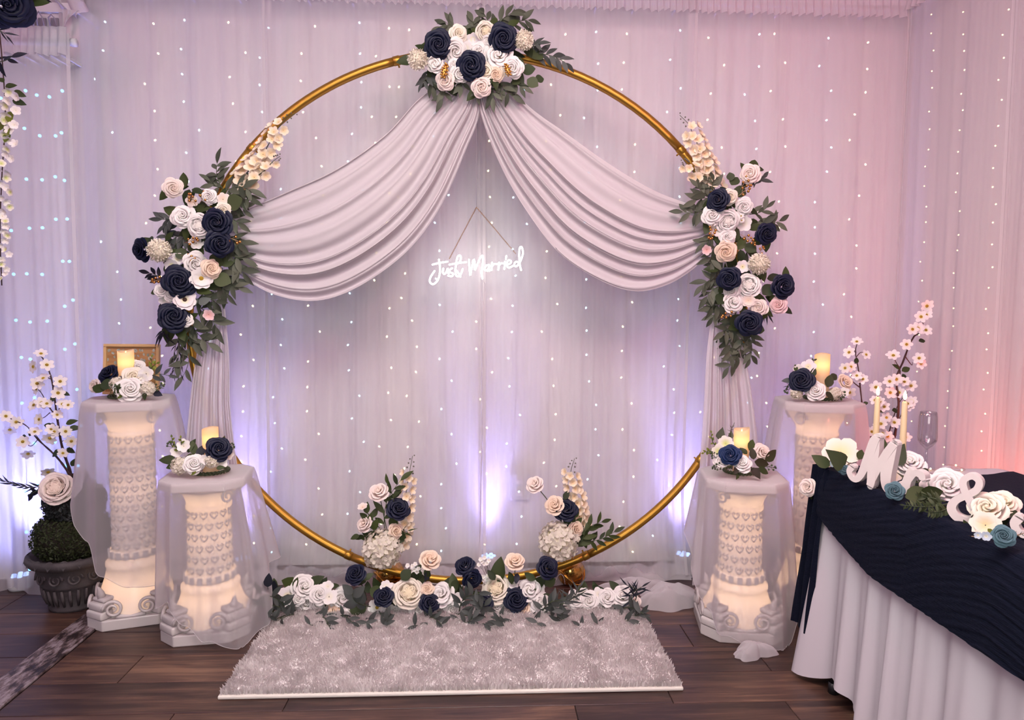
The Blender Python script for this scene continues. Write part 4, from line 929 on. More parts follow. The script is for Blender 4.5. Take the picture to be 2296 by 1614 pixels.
g1 = garland('left garland of white flowers and one peach rose on the rug back', (690, 1370),
    [('blossom', 645, 1338, 26, 'blossom_white', (0, 0.2), 'stamen_dark'), ('peony', 682, 1316, 27, 'white'), ('rose', 668, 1342, 15, 'white'), ('rose', 686, 1353, 23, 'white'), ('rose', 716, 1332, 22, 'white'), ('blossom', 738, 1338, 20, 'white'), ('peony', 765, 1343, 26, 'white'), ('rose', 752, 1370, 23, 'peach'), ('rose', 716, 1373, 18, 'white'), ('rose', 788, 1367, 18, 'white'), ('blossom', 735, 1315, 14, 'white'), ('blossom', 622, 1350, 16, 'blush'), ('rose', 712, 1352, 17, 'white')],
    [((640, 1370), (585, 1330), 'euc', 8, 32, 'grey_leaf'), ((640, 1375), (590, 1355), 'euc', 7, 30, 'grey_leaf'), ((650, 1375), (600, 1385), 'euc', 7, 28, 'grey_leaf'), ((660, 1378), (620, 1392), 'euc', 6, 28, 'grey_leaf'), ((720, 1385), (740, 1408), 'euc', 9, 28, 'grey_leaf'), ((700, 1382), (695, 1400), 'euc', 5, 28, 'grey_leaf'), ((760, 1385), (790, 1395), 'euc', 6, 28, 'grey_leaf'), ((640, 1340), (600, 1315), 'rose', 4, 30, 'dark_leaf')],
    [(615, 1330, 100, 34, 'rose', 'dollar_leaf'), (610, 1350, 160, 30, 'dollar', 'dollar_leaf'), (660, 1318, 80, 24, 'rose', 'rose_leaf'), (665, 1370, 190, 34, 'rose', 'rose_leaf'), (690, 1380, -40, 32, 'rose', 'rose_leaf'), (650, 1378, -60, 30, 'dollar', 'rose_leaf'), (800, 1350, -60, 40, 'rose', 'rose_leaf')], YG)
g2 = garland('middle garland left half, big cream rose between two navy roses on the rug', (920, 1375),
    [('rose', 860, 1337, 22, 'navy'), ('garden', 916, 1330, 36, 'cream', (0.0, 0.25)), ('rose', 963, 1350, 22, 'navy'), ('peony', 990, 1335, 28, 'white'), ('anemone', 846, 1362, 22, 'white', (-0.2, 0.1), 'stamen_yellow'), ('rose', 885, 1370, 22, 'white'), ('rose', 1014, 1366, 20, 'white'), ('rose', 936, 1368, 18, 'white'), ('rose', 968, 1381, 19, 'peach'), ('rose', 958, 1322, 16, 'peach'), ('blossom', 1025, 1345, 18, 'white'), ('blossom', 865, 1315, 15, 'white'), ('blossom', 880, 1318, 13, 'white'),
     ('rose', 797, 1287, 23, 'navy', (-0.4, 0.5)), ('rose', 1042, 1268, 22, 'navy', (-0.4, 0.7)), ('rose', 1058, 1298, 22, 'navy', (0.3, -0.3)), ('peony', 964, 1255, 24, 'peach', (0.2, 0.8))],
    [((830, 1360), (790, 1330), 'rose', 7, 34, 'grey_leaf'), ((850, 1378), (820, 1395), 'euc', 7, 28, 'grey_leaf'), ((880, 1385), (860, 1400), 'euc', 6, 26, 'grey_leaf'), ((960, 1388), (990, 1400), 'euc', 8, 28, 'grey_leaf'), ((930, 1385), (930, 1402), 'euc', 6, 28, 'grey_leaf'), ((1010, 1385), (1060, 1385), 'euc', 9, 30, 'grey_leaf'), ((1030, 1370), (1075, 1330), 'euc', 11, 30, 'grey_leaf'), ((1020, 1375), (1080, 1360), 'euc', 10, 30, 'grey_leaf'), ((850, 1370), (870, 1392), 'euc', 6, 28, 'grey_leaf')],
    [(820, 1305, 150, 34, 'dollar', 'rose_leaf'), (815, 1300, 40, 26, 'rose', 'dollar_leaf'), (830, 1320, -20, 30, 'dollar', 'rose_leaf'), (800, 1345, -80, 40, 'dollar', 'rose_leaf'), (825, 1330, 100, 28, 'rose', 'dollar_leaf'), (1020, 1300, -100, 32, 'rose', 'dollar_leaf'), (1020, 1325, 100, 40, 'rose', 'dollar_leaf'), (905, 1370, -100, 30, 'rose', 'rose_leaf'), (950, 1375, -140, 26, 'dollar', 'rose_leaf'), (975, 1372, -40, 28, 'dollar', 'rose_leaf'), (985, 1355, 10, 26, 'rose', 'rose_leaf'), (955, 1275, -70, 26, 'rose', 'rose_leaf'), (962, 1280, -110, 24, 'rose', 'dark_leaf'), (900, 1300, 60, 30, 'dollar', 'dollar_leaf')], YG - 0.02)
g3 = garland('middle garland right half, big cream rose beside one navy rose on the rug', (1150, 1375),
    [('garden', 1113, 1320, 34, 'cream', (-0.2, 0.25)), ('rose', 1157, 1343, 27, 'navy', (0.1, 0.1)), ('peony', 1187, 1322, 25, 'white'), ('rose', 1212, 1350, 24, 'white'), ('rose', 1173, 1366, 21, 'peach'), ('rose', 1112, 1362, 20, 'white'), ('rose', 1088, 1350, 18, 'navy'), ('blossom', 1152, 1308, 14, 'white'), ('rose', 1195, 1368, 18, 'white'), ('blossom', 1210, 1320, 14, 'white'),
     ('peony', 1154, 1258, 22, 'peach', (0.0, 0.8)), ('rose', 1228, 1272, 25, 'navy', (0.4, 0.4))],
    [((1100, 1380), (1085, 1398), 'euc', 7, 28, 'grey_leaf'), ((1120, 1385), (1110, 1400), 'euc', 7, 28, 'grey_leaf'), ((1180, 1388), (1205, 1395), 'euc', 7, 28, 'grey_leaf'), ((1215, 1375), (1270, 1345), 'euc', 11, 28, 'grey_leaf'), ((1215, 1380), (1265, 1370), 'euc', 9, 28, 'grey_leaf'), ((1150, 1388), (1130, 1402), 'euc', 6, 28, 'grey_leaf'), ((1230, 1360), (1300, 1315), 'slim', 12, 30, 'grey_leaf'), ((1080, 1370), (1070, 1350), 'euc', 7, 28, 'grey_leaf')],
    [(1110, 1300, 130, 28, 'rose', 'rose_leaf'), (1145, 1285, -80, 26, 'rose', 'rose_leaf'), (1160, 1285, -100, 24, 'rose', 'dark_leaf'), (1200, 1300, 150, 30, 'rose', 'dollar_leaf'), (1205, 1320, -130, 28, 'dollar', 'dollar_leaf'), (1222, 1310, 20, 28, 'dollar', 'dollar_leaf'), (1215, 1335, -20, 34, 'rose', 'dollar_leaf'), (1225, 1300, 60, 26, 'dollar', 'rose_leaf'), (1130, 1375, -60, 26, 'dollar', 'dollar_leaf')], YG - 0.02)
g4 = garland('right garland of white blossoms and one pink rose on the rug end', (1340, 1375),
    [('rose', 1290, 1343, 20, 'white'), ('rose', 1320, 1347, 22, 'white'), ('blossom', 1270, 1368, 20, 'white'), ('rose', 1332, 1366, 17, 'white'), ('peony', 1362, 1340, 20, 'white'), ('peony', 1395, 1335, 24, 'white'), ('rose', 1418, 1348, 18, 'blush'), ('rose', 1300, 1365, 19, 'pink'), ('rose', 1388, 1358, 16, 'blush'), ('blossom', 1342, 1332, 16, 'white'), ('blossom', 1310, 1330, 14, 'white'), ('blossom', 1285, 1378, 14, 'white')],
    [((1330, 1385), (1300, 1402), 'euc', 7, 26, 'grey_leaf'), ((1280, 1385), (1255, 1392), 'euc', 7, 28, 'grey_leaf'), ((1370, 1375), (1410, 1390), 'euc', 7, 30, 'grey_leaf'), ((1390, 1372), (1440, 1372), 'euc', 8, 30, 'grey_leaf'), ((1260, 1360), (1310, 1330), 'slim', 9, 30, 'grey_leaf'), ((1395, 1365), (1448, 1380), 'euc', 6, 26, 'grey_leaf'), ((1420, 1350), (1440, 1315), 'slim', 11, 28, 'dark_leaf'), ((1425, 1345), (1405, 1312), 'slim', 8, 24, 'dark_leaf'), ((1310, 1385), (1340, 1398), 'euc', 5, 30, 'grey_leaf')],
    [(1345, 1370, 0, 38, 'dollar', 'dollar_leaf'), (1330, 1385, -30, 32, 'dollar', 'dollar_leaf'), (1310, 1382, -120, 34, 'dollar', 'rose_leaf'), (1355, 1380, -60, 28, 'rose', 'rose_leaf'), (1380, 1372, -90, 28, 'rose', 'grey_leaf')], YG)
def stalk(t, a, b_, Y): MB().tube(spline([P(a[0], a[1], Y), P((a[0] + b_[0]) / 2 + 5, (a[1] + b_[1]) / 2, Y), P(b_[0], b_[1], Y + 0.02)], 8), 0.0022, 6).build('stem', 'stem_green', t)
for t_, a, b_ in ((g2, (797, 1290), (822, 1345)), (g2, (1045, 1275), (1022, 1350)), (g2, (1058, 1300), (1035, 1345)), (g2, (964, 1262), (950, 1335)), (g3, (1155, 1268), (1140, 1340)), (g3, (1228, 1280), (1205, 1345))): stalk(t_, a, b_, YG - 0.02)
def babys_breath(t, px, py, bx, by, Y):
    A = P(bx, by, Y); mb = MB(); ends = []
    for k in range(7):
        e = P(px + R.uniform(-13, 13), py + R.uniform(-8, 8), Y - 0.01); mb.tube([A, A.lerp(e, 0.6) + RT * 0.004, e], 0.0007, 4); ends.append(e)
    st = mb.build('babys_breath', 'stem_green', t)
    for e in ends: inst('floret', FM['floret'][0], 'white', st, frame(e, -FW + UP * 0.5, RT, 5.5 * S(Y)))
babys_breath(g3, 1086, 1258, 1097, 1305, YG); babys_breath(g3, 1088, 1298, 1100, 1320, YG); babys_breath(g2, 945, 1278, 935, 1310, YG); babys_breath(g2, 925, 1272, 930, 1312, YG)
mb = MB().tube([P(600, 1375, YG - 0.1) + Vector((0, 0, 0))] + spline([P(598, 1360, YG - 0.1), P(596, 1345, YG - 0.11), P(603, 1335, YG - 0.1), P(607, 1332, YG - 0.09)], 10), 0.003, 5); mb.build('ribbon_loop', 'ribbon', g1)

# ------------------------------------------------------------------ gold vases with bouquets
def vase(label, px, lbl2, bead=False):
    p = P(px, 1322, YH + 0.10); p.z = 0.0; t = root('gold_vase', p, label, 'vase', 'gold bottle vases behind the hoop')
    MB().lathe([(0.0, 0.002), (0.040, 0.002), (0.056, 0.02), (0.064, 0.05), (0.062, 0.078), (0.050, 0.100), (0.040, 0.108)], 24, p, lambda a: 1 + 0.05 * sin(3 * a + 1) + 0.03 * sin(7 * a)).build('gold_body', 'gold_bright', t)
    MB().lathe([(0.058, 0.09), (0.045, 0.115), (0.030, 0.140), (0.024, 0.165), (0.023, 0.20), (0.028, 0.215)], 20, p).build('glass_neck', 'clear_glass', t)
    mb = MB().tube([p + Vector((0.064 * 1.03 * cos(a), 0.064 * 1.03 * sin(a), 0.045 + 0.03 * sin(2 * a + 0.5))) for a in [2 * pi * k / 24 for k in range(24)]], 0.004, 5, closed=True); mb.build('foil_fold', 'gold_bright', t)
    if bead:
        mb = MB()
        for k in range(22):
            a = pi * k / 21; q = p + Vector((-0.052 + 0.020 * cos(a), -0.062, 0.022 + 0.045 * sin(a))); mb.ball(q, 0.0028, 6, 4)
        setp(mb.build('bead_string', 'beads', t), kind='stuff')
    return p
v1 = vase('gold foil bottle vase behind the left hydrangea, mostly hidden', 872, '')
v2 = vase('gold foil bottle vase with bead trim under the right hydrangea', 1278, '', True)
YB = YH - 0.075
def bouquet(label, vp, fl, delphs, sprays, leaves):
    t = root('bouquet', (vp.x, vp.y, 0.05), label, 'bouquet', 'hydrangea bouquets in gold vases'); base = Vector((vp.x, vp.y, 0.06)); mouth = Vector((vp.x, vp.y, 0.20))
    for f in fl:
        k, x, y, r, m = f[:5]; Y = f[7] if len(f) > 7 else YB; tl = f[5] if len(f) > 5 else None
        flower(t, k, x, y, r, Y, m, tilt=tl)
        e = P(x, y, Y + 0.02)
        if len(f) > 6 and f[6]: pts = spline([base, mouth, P(f[6][0], f[6][1], YB + 0.03), e], 14)
        else: pts = spline([base, mouth, mouth.lerp(e, 0.6) + Vector((0, 0.01, 0.0)), e], 14)
        MB().tube(pts, 0.0020, 5).build('stem', 'stem_green', t)
    for path, n, r in delphs: delphinium(t, path, n, r, YB + 0.06, YB + 0.02, mat='delphinium', start=0.0)
    for a, b_, k, n, ln, m in sprays: spray(t, a, b_, k, n, ln, YB + 0.02, m)
    for x, y, a, ln, k, m in leaves: leaf(t, k, x, y, a, ln, YB + 0.01, m)
    return t
bouquet('left bouquet, cream hydrangea with a navy rose and blush peony above', v1,
    [('hyd', 857, 1231, 45, 'hydrangea', (0, 0.3)), ('rose', 893, 1140, 25, 'navy', (0.2, 0.5)), ('peony', 849, 1103, 22, 'blush', (-0.3, 0.6)), ('peony', 817, 1174, 19, 'blush', (-0.7, 0.3)), ('blossom', 813, 1137, 12, 'blush', (-0.3, 1.2)), ('rose', 888, 1190, 17, 'peach', (0.5, 0))],
    [([(895, 1215), (905, 1170), (910, 1110), (918, 1060), (925, 1022)], 24, 16)],
    [((862, 1190), (900, 1075), 'euc', 10, 34, 'rose_leaf'), ((850, 1200), (822, 1150), 'rose', 6, 26, 'rose_leaf'), ((875, 1170), (870, 1085), 'euc', 6, 32, 'rose_leaf'), ((830, 1205), (805, 1200), 'rose', 4, 22, 'rose_leaf'), ((890, 1215), (915, 1190), 'slim', 5, 24, 'rose_leaf')],
    [(878, 1195, -30, 34, 'dollar', 'dollar_leaf'), (868, 1150, 20, 34, 'rose', 'dark_leaf'), (875, 1160, -60, 34, 'rose', 'rose_leaf'), (836, 1160, 70, 24, 'rose', 'rose_leaf'), (885, 1195, -20, 28, 'dollar', 'rose_leaf')])
bouquet('right bouquet, cream hydrangea with a navy rose and peach peonies above', v2,
    [('hyd', 1252, 1214, 46, 'hydrangea', (0, 0.3)), ('rose', 1269, 1142, 26, 'navy', (0.0, 0.4)), ('peony', 1243, 1133, 22, 'peach', (-0.3, 0.4)), ('peony', 1199, 1086, 20, 'blush', (-0.4, 0.5), (1232, 1128)), ('rose', 1292, 1185, 18, 'peach', (0.6, 0))],
    [([(1300, 1175), (1297, 1140), (1288, 1100), (1280, 1060), (1288, 1028)], 24, 17)],
    [((1290, 1210), (1378, 1192), 'euc', 12, 28, 'rose_leaf'), ((1290, 1215), (1350, 1170), 'euc', 8, 30, 'rose_leaf'), ((1285, 1230), (1312, 1190), 'euc', 6, 34, 'rose_leaf'), ((1275, 1200), (1290, 1160), 'rose', 6, 28, 'rose_leaf')],
    [(1270, 1180, 80, 30, 'rose', 'dollar_leaf'), (1278, 1165, 60, 30, 'rose', 'dollar_leaf'), (1265, 1120, 70, 24, 'rose', 'rose_leaf'), (1295, 1225, 50, 40, 'rose', 'rose_leaf')])
#@@PEDESTALS
# ------------------------------------------------------------------ rug
rx0, rx1, ry0, ry1 = -0.845, 0.672, 2.105, 2.74
rg = root('shag_rug', ((rx0 + rx1) / 2, (ry0 + ry1) / 2, 0), 'white shaggy rectangular rug lying before the hoop', 'rug')
bevel(MB().box(((rx0 + rx1) / 2, (ry0 + ry1) / 2, 0.007), (rx1 - rx0, ry1 - ry0, 0.012)).build('backing', 'rug_base', rg, False), 0.004)
V = []; Fc = []; q = random.Random(5); nx, ny = 400, 166
for i in range(nx):
    for j in range(ny):
        x = rx0 + 0.006 + (rx1 - rx0 - 0.012) * (i + q.uniform(0.1, 0.9)) / nx; y = ry0 + 0.008 + (ry1 - ry0 - 0.014) * (j + q.uniform(0.1, 0.9)) / ny
        n1 = noise.noise(Vector((x * 9, y * 9, 1))); n2 = noise.noise(Vector((x * 9, y * 9, 7))); n3 = noise.noise(Vector((x * 22, y * 22, 3)))
        h = 0.020 + 0.006 * n3 + q.uniform(-0.004, 0.004); lx = 0.009 * n1 + q.uniform(-0.008, 0.008); ly = 0.009 * n2 + q.uniform(-0.007, 0.007) - 0.003
        a = q.uniform(0, pi); wx, wy = 0.0023 * cos(a), 0.0023 * sin(a); k = len(V)
        V += [(x - wx, y - wy, 0.011), (x + wx, y + wy, 0.011), (x + wx * 1.1 + lx * 0.45, y + wy * 1.1 + ly * 0.45, 0.011 + h * 0.65), (x - wx * 1.1 + lx * 0.45, y - wy * 1.1 + ly * 0.45, 0.011 + h * 0.65), (x + lx, y + ly, 0.011 + h)]
        Fc += [(k, k + 1, k + 2, k + 3), (k + 3, k + 2, k + 4)]
setp(mob('pile', V, Fc, 'rug_pile', rg, True), kind='stuff')
rows = [[Vector((rx0 + 0.014 + (rx1 - rx0 - 0.028) * i / 120, ry0 + 0.016 + (ry1 - ry0 - 0.030) * j / 50, 0.012 if i in (0, 120) or j in (0, 50) else 0.0225 + 0.004 * noise.noise(Vector((i * 0.31, j * 0.31, 2))))) for i in range(121)] for j in range(51)]
MB().grid(rows).build('gap_fill', 'rug_gap_fill', rg)  # pale layer added under the pile to keep gaps between tufts from going dark

# ------------------------------------------------------------------ pedestals
def octo(h, ch):
    """square of half-width h with corners cut by ch: radius as a function of angle"""
    def f(a):
        c, s_ = abs(cos(a)), abs(sin(a)); r = h / max(c, s_); k = (2 * h - ch) / (c + s_)
        return min(r, k)
    return f
def octpoly(h, ch): return [(h, -h + ch), (h, h - ch), (h - ch, h), (-h + ch, h), (-h, h - ch), (-h, -h + ch), (-h + ch, -h), (h - ch, -h)]
vol_me = MB()
vol_me.tube([Vector((cos(a) * (0.036 * (1 - a / 13.5)), 0, sin(a) * (0.036 * (1 - a / 13.5)))) for a in [k * 0.35 for k in range(32)]], [0.007 * (1 - 0.5 * k / 31) for k in range(32)], 6)
vol_me = vol_me.data('volute')
horn_me = MB().tube([(0, 0, 0), (0.002, 0, 0.02), (0.008, 0, 0.038), (0.016, 0, 0.052)], [0.016, 0.013, 0.007, 0.001], 8).data('horn')
heart_me = MB()
for sg in (-1, 1): heart_me.tube([Vector((sg * x, 0, z)) for x, z in ((0.0, -0.014), (0.010, -0.004), (0.014, 0.006), (0.008, 0.013), (0.003, 0.007), (0.006, 0.003))], 0.0026, 5)
heart_me = heart_me.data('scroll')
def pedestal(label, x, y, h, rot, tall):
    t = root('pedestal', (x, y, 0), label, 'pedestal', 'lit white column pedestals'); T = Matrix.Translation((x, y, 0)) @ Matrix.Rotation(rot, 4, 'Z')
    def part(name, mb, smooth=True): return mb.build(name, 'plastic_white', t, smooth, T)
    hb = 0.160; mb = MB().prism(octpoly(hb, 0.062), 0.0, 0.042); bevel(part('plinth', mb, False), 0.004)
    bh = 0.250 if tall else 0.20                  # top of the bell
    part('bell', MB().lathe([(0.148, 0.042), (0.146, 0.060), (0.138, 0.085), (0.126, bh * 0.50), (0.112, bh * 0.68), (0.104, bh * 0.82), (0.109, bh * 0.86), (0.109, bh * 0.91), (0.100, bh * 0.94), (0.092, bh)], 40))
    for k in range(4):
        a = k * pi / 2; Rk = Matrix.Rotation(a, 4, 'Z')
        for sg in (-1, 1):
            o = inst('volute', vol_me, 'plastic_white', t, T @ Rk @ Matrix.Translation((sg * 0.060, -0.152, 0.082)) @ Matrix.Diagonal((sg, 1, 1, 1)))
        m2 = MB().prism([(-0.052, 0.042), (-0.05, 0.062), (-0.03, 0.055), (0.0, 0.050), (0.03, 0.055), (0.05, 0.062), (0.052, 0.042)], -0.152, -0.120, lambda X, Z, D: Vector((X, D, Z)))
        o = m2.build('base_panel', 'plastic_white', t, True, T @ Rk)
        Rc = Matrix.Rotation(a + pi / 4, 4, 'Z')
        m3 = MB()
        for z0, z1, d0, wd in ((0.042, 0.074, 0.186, 0.046), (0.074, 0.104, 0.180, 0.041), (0.104, 0.122, 0.166, 0.034)): m3.prism([(-wd, z0), (wd, z0), (wd, z1), (-wd, z1)], -d0, -0.11, lambda X, Z, D: Vector((X, D, Z)))
        bevel(m3.build('corner_scroll', 'plastic_white', t, True, T @ Rc), 0.008, 3)
        inst('corner_horn', horn_me, 'plastic_white', t, T @ Rc @ Matrix.Translation((0, -0.150, 0.118)) @ Matrix.Rotation(-pi / 2, 4, 'Z'))
    # toothed band
    mb = MB().lathe([(0.088, bh), (0.094, bh + 0.002), (0.094, bh + 0.030), (0.088, bh + 0.033)], 36); part('band', mb)
    for k in range(18):
        a = 2 * pi * k / 18; p = T @ Vector((0.096 * cos(a), 0.096 * sin(a), bh + 0.016)); link(bpy.data.objects.new('band_tooth', tooth_me), t, T @ Matrix.Rotation(a, 4, 'Z') @ Matrix.Translation((0.095, 0, bh + 0.016)))
    zc = h - 0.135 if tall else h - 0.12
    part('shaft', MB().lathe([(0.083, bh + 0.03), (0.082, (bh + zc) / 2), (0.078, zc - 0.01), (0.084, zc - 0.006), (0.084, zc + 0.006), (0.079, zc + 0.01)], 36))
    nr = max(2, int((zc - bh - 0.05) / 0.036))
    for r_ in range(nr):
        z = bh + 0.052 + r_ * (zc - bh - 0.075) / max(1, nr - 1)
        for k in range(14):
            a = 2 * pi * (k + 0.5 * (r_ % 2)) / 14; o = bpy.data.objects.new('lattice_scroll', heart_me)
            if not heart_me.materials: heart_me.materials.append(MATS['plastic_white'])
            link(o, t, T @ Matrix.Rotation(a, 4, 'Z') @ Matrix.Translation((0.082, 0, z)) @ Matrix.Rotation(pi / 2, 4, 'Z'))
    part('capital', MB().lathe([(0.079, zc + 0.01), (0.085, zc + 0.03), (0.098, zc + 0.055), (0.112, zc + 0.075), (0.118, h - 0.05), (0.122, h - 0.034)], 40, shape=lambda a: 1 + 0.03 * cos(8 * a)))
    for k in range(4):
        a = k * pi / 2 + pi / 4; inst('volute', vol_me, 'plastic_white', t, T @ Matrix.Rotation(a, 4, 'Z') @ Matrix.Translation((0.0, -0.128, h - 0.068)) @ Matrix.Scale(0.8, 4))
    bevel(part('top_slab', MB().prism(octpoly(0.150, 0.06), h - 0.034, h), False), 0.004)
    for nm_, z, e in (('inner_lamp', 0.12, 1.25), ('inner_lamp', (bh + zc) / 2 + 0.03, 0.3), ('inner_lamp', zc + 0.035, 0.7)):
        l = bpy.data.lights.new('inner_lamp', 'POINT'); l.energy = e; l.color = (1.0, 0.62, 0.34); l.shadow_soft_size = 0.03
        link(bpy.data.objects.new('inner_lamp', l), t, Matrix.Translation((x, y, z)))
    return t
tooth_me = MB().box((0, 0, 0), (0.008, 0.018, 0.026)).data('band_tooth', False); tooth_me.materials.append(MATS['plastic_white'])

def cloth(label, x, y, h, rot, hems, seed, nf=9, amp=0.018):
    """sheer square laid over the octagon top; hems: (angle, hem height, flare) keys around it, angle 270 = towards the camera"""
    hems = sorted(hems); f8 = octo(0.153, 0.062); NA = 220; NS = 30
    def key(a):
        d = math.degrees(a) % 360; ks = hems + [(hems[0][0] + 360,) + tuple(hems[0][1:])]
        if d < hems[0][0]: d += 360
        for p0, p1 in zip(ks, ks[1:]):
            if p0[0] <= d <= p1[0]:
                u = (d - p0[0]) / max(1e-6, p1[0] - p0[0]); u = u * u * (3 - 2 * u); return p0[1] + (p1[1] - p0[1]) * u, p0[2] + (p1[2] - p0[2]) * u
    rows = []; zt = h + 0.0035
    for s_ in (0.0, 0.35, 0.7, 0.92): rows.append([Vector((x + s_ * f8(2 * pi * k / NA - rot) * cos(2 * pi * k / NA), y + s_ * f8(2 * pi * k / NA - rot) * sin(2 * pi * k / NA), zt)) for k in range(NA)])
    for i in range(NS + 1):
        s_ = i / NS; row = []
        for k in range(NA):
            a = 2 * pi * k / NA; zh, fl = key(a); r0 = f8(a - rot)
            ph = nf * a + 1.3 * sin(2 * a + seed) + 0.7 * sin(3 * a + 2 * seed); fo = 0.9 * cos(8 * (a - rot) - pi) + 0.45 * sin(ph) + 0.2 * sin(2 * ph + seed)
            z = zt - (zt - zh) * s_ - (0.002 if i == 0 else 0.0)
            drop = zt - z; e = min(1.0, drop / 0.40)
            r = r0 + 0.004 * min(1, s_ * 12) + fl * (drop ** 0.9) + amp * e * (0.25 + fo * 0.75) * (0.75 + 1.2 * fl)
            hs = 0.012 * sin(ph * 0.5 + seed) * s_
            row.append(Vector((x + r * cos(a), y + r * sin(a), max(0.004 + 0.004 * (k % 3), z + hs))))
        rows.append(row)
    o = MB().grid(rows, wrap=True).build('pedestal_cloth', 'cloth_sheer'); setp(o, label, 'cloth', 'sheer cloths over pedestals'); WM[o.name] = Matrix.Identity(4)
    er = rows[-1]; MB().tube([er[k] for k in range(NA)], 0.0011, 4, closed=True).build('hem', 'hem_sheer', o)
    return o

def ring_base(t, x, y, z, r=0.062):
    mb = MB()
    for s_ in range(3): mb.tube([Vector((x + (r + 0.006 * sin(9 * a + s_ * 2.1)) * cos(a), y + (r + 0.006 * sin(9 * a + s_ * 2.1)) * sin(a), z + 0.008 + 0.005 * cos(9 * a + s_ * 2.1))) for a in [2 * pi * k / 60 for k in range(60)]], 0.0032, 5, closed=True)
    mb.build('vine_ring', 'stem_green', t)
def pillar_candle(label, x, y, z, hgt, r=0.0300, seed=0):
    t = root('pillar_candle', (x, y, z), label, 'candle', 'flameless pillar candles'); c = Vector((x, y, z)); NA = 28
    def rim(a): return hgt + 0.005 * sin(a + seed) + 0.003 * sin(2 * a + seed * 2)
    rows = [[c + Vector((r * cos(2 * pi * k / NA), r * sin(2 * pi * k / NA), 0.0 if i == 0 else rim(2 * pi * k / NA) * i / 8)) for k in range(NA)] for i in range(9)]
    rows.append([c + Vector(((r - 0.003) * cos(2 * pi * k / NA), (r - 0.003) * sin(2 * pi * k / NA), rim(2 * pi * k / NA) + 0.0005)) for k in range(NA)])
    for rr, dz in ((r - 0.006, -0.006), (r * 0.5, -0.013), (0.001, -0.015)): rows.append([c + Vector((rr * cos(2 * pi * k / NA), rr * sin(2 * pi * k / NA), hgt + dz)) for k in range(NA)])
    MB().grid(rows, wrap=True).build('wax_body', 'candle_wax', t)
    MB().tube([c + Vector((0, 0, hgt - 0.016)), c + Vector((0, 0, hgt - 0.008)), c + Vector((0.001, 0, hgt - 0.001))], [0.004, 0.003, 0.001], 8).build('led_wick', 'candle_core', t)
    l = bpy.data.lights.new('candle_glow', 'POINT'); l.energy = 0.13; l.color = (1.0, 0.50, 0.17); l.shadow_soft_size = 0.012
    link(bpy.data.objects.new('candle_glow', l), t, Matrix.Translation(c + Vector((0, 0, hgt - 0.045))))
    return t
def candle_ring(label, x, y, z, fl, sprays, leaves, bers=()):
    t = root('candle_ring', (x, y, z), label, 'flower ring', 'flower rings around the pillar candles'); ring_base(t, x, y, z)
    for f in fl:
        k, px, py, r, m = f[:5]; dy = f[5]; tl = f[6] if len(f) > 6 else None
        flower(t, k, px, py, r, y + dy, m, tilt=tl, centre=f[7] if len(f) > 7 else None)
    for a, b_, k, n, ln, m, dy in sprays: spray(t, a, b_, k, n, ln, y + dy, m)
    for px, py, a, ln, k, m, dy in leaves: leaf(t, k, px, py, a, ln, y + dy, m)
    for px, py, a, ln, n, dy in bers: berries(t, px, py, a, ln, n, y + dy, 'stem_green', 2.6, 'stem_green')
    return t

def topz(px, py, z): return G(px, py, z)
HT, HS = 0.890, 0.612
TLx, TLy = -1.425, 2.765; SLx, SLy = -1.066, 2.625; SRx, SRy = 1.032, 2.565; TRx, TRy = 1.408, 2.72
pedestal('tall lit white column pedestal beside the topiary planter', TLx, TLy, HT, radians(18), True)
pedestal('short lit white column pedestal left of the rug', SLx, SLy, HS, radians(8), False)
pedestal('short lit white column pedestal right of the rug', SRx, SRy, HS, radians(-10), False)
pedestal('tall lit white column pedestal behind the navy table end', TRx, TRy, HT, radians(-12), True)
cloth('sheer white cloth draped over the tall left pedestal', TLx, TLy, HT, radians(18), [(0, 0.20, 0.13), (50, 0.35, 0.16), (90, 0.5, 0.1), (140, 0.5, 0.10), (180, 0.53, 0.09), (215, 0.50, 0.08), (240, 0.36, 0.05), (262, 0.24, 0.03), (290, 0.19, 0.06), (315, 0.18, 0.10), (340, 0.18, 0.13)], 1.0, 7)
cloth('sheer white cloth draped over the short left pedestal', SLx, SLy, HS, radians(8), [(0, 0.24, 0.16), (30, 0.24, 0.2), (60, 0.35, 0.15), (120, 0.3, 0.12), (180, 0.20, 0.02), (215, 0.12, 0.02), (240, 0.17, 0.01), (262, 0.10, 0.03), (285, 0.02, 0.06), (312, 0.008, 0.13), (338, 0.06, 0.15)], 2.2, 7)
cloth('sheer white cloth draped over the short right pedestal', SRx, SRy, HS, radians(-10), [(0, 0.22, 0.10), (40, 0.3, 0.14), (90, 0.4, 0.1), (150, 0.34, 0.15), (180, 0.26, 0.07), (212, 0.12, 0.03), (236, 0.05, 0.04), (258, 0.008, 0.06), (280, 0.006, 0.08), (305, 0.01, 0.08), (325, 0.14, 0.06)], 3.7, 7)
cloth('sheer white cloth draped over the tall right pedestal', TRx, TRy, HT, radians(-12), [(0, 0.58, 0.16), (45, 0.55, 0.14), (90, 0.5, 0.1), (140, 0.42, 0.12), (180, 0.34, 0.12), (220, 0.36, 0.10), (250, 0.26, 0.05), (280, 0.28, 0.04), (320, 0.50, 0.08)], 5.1, 7)
cl = [o for o in bpy.data.objects if o.name.startswith('pedestal_cloth')]
crumple(cl[2], 'hem_puddle', (G(1690, 1466).x, G(1690, 1466).y), 0.085, 0.050, 0.05, 3.0, 'header_sheer', rough=1.0, ang=0.3)
ZC = 0.004
def onp(px, py, h): return G(px, py, h)
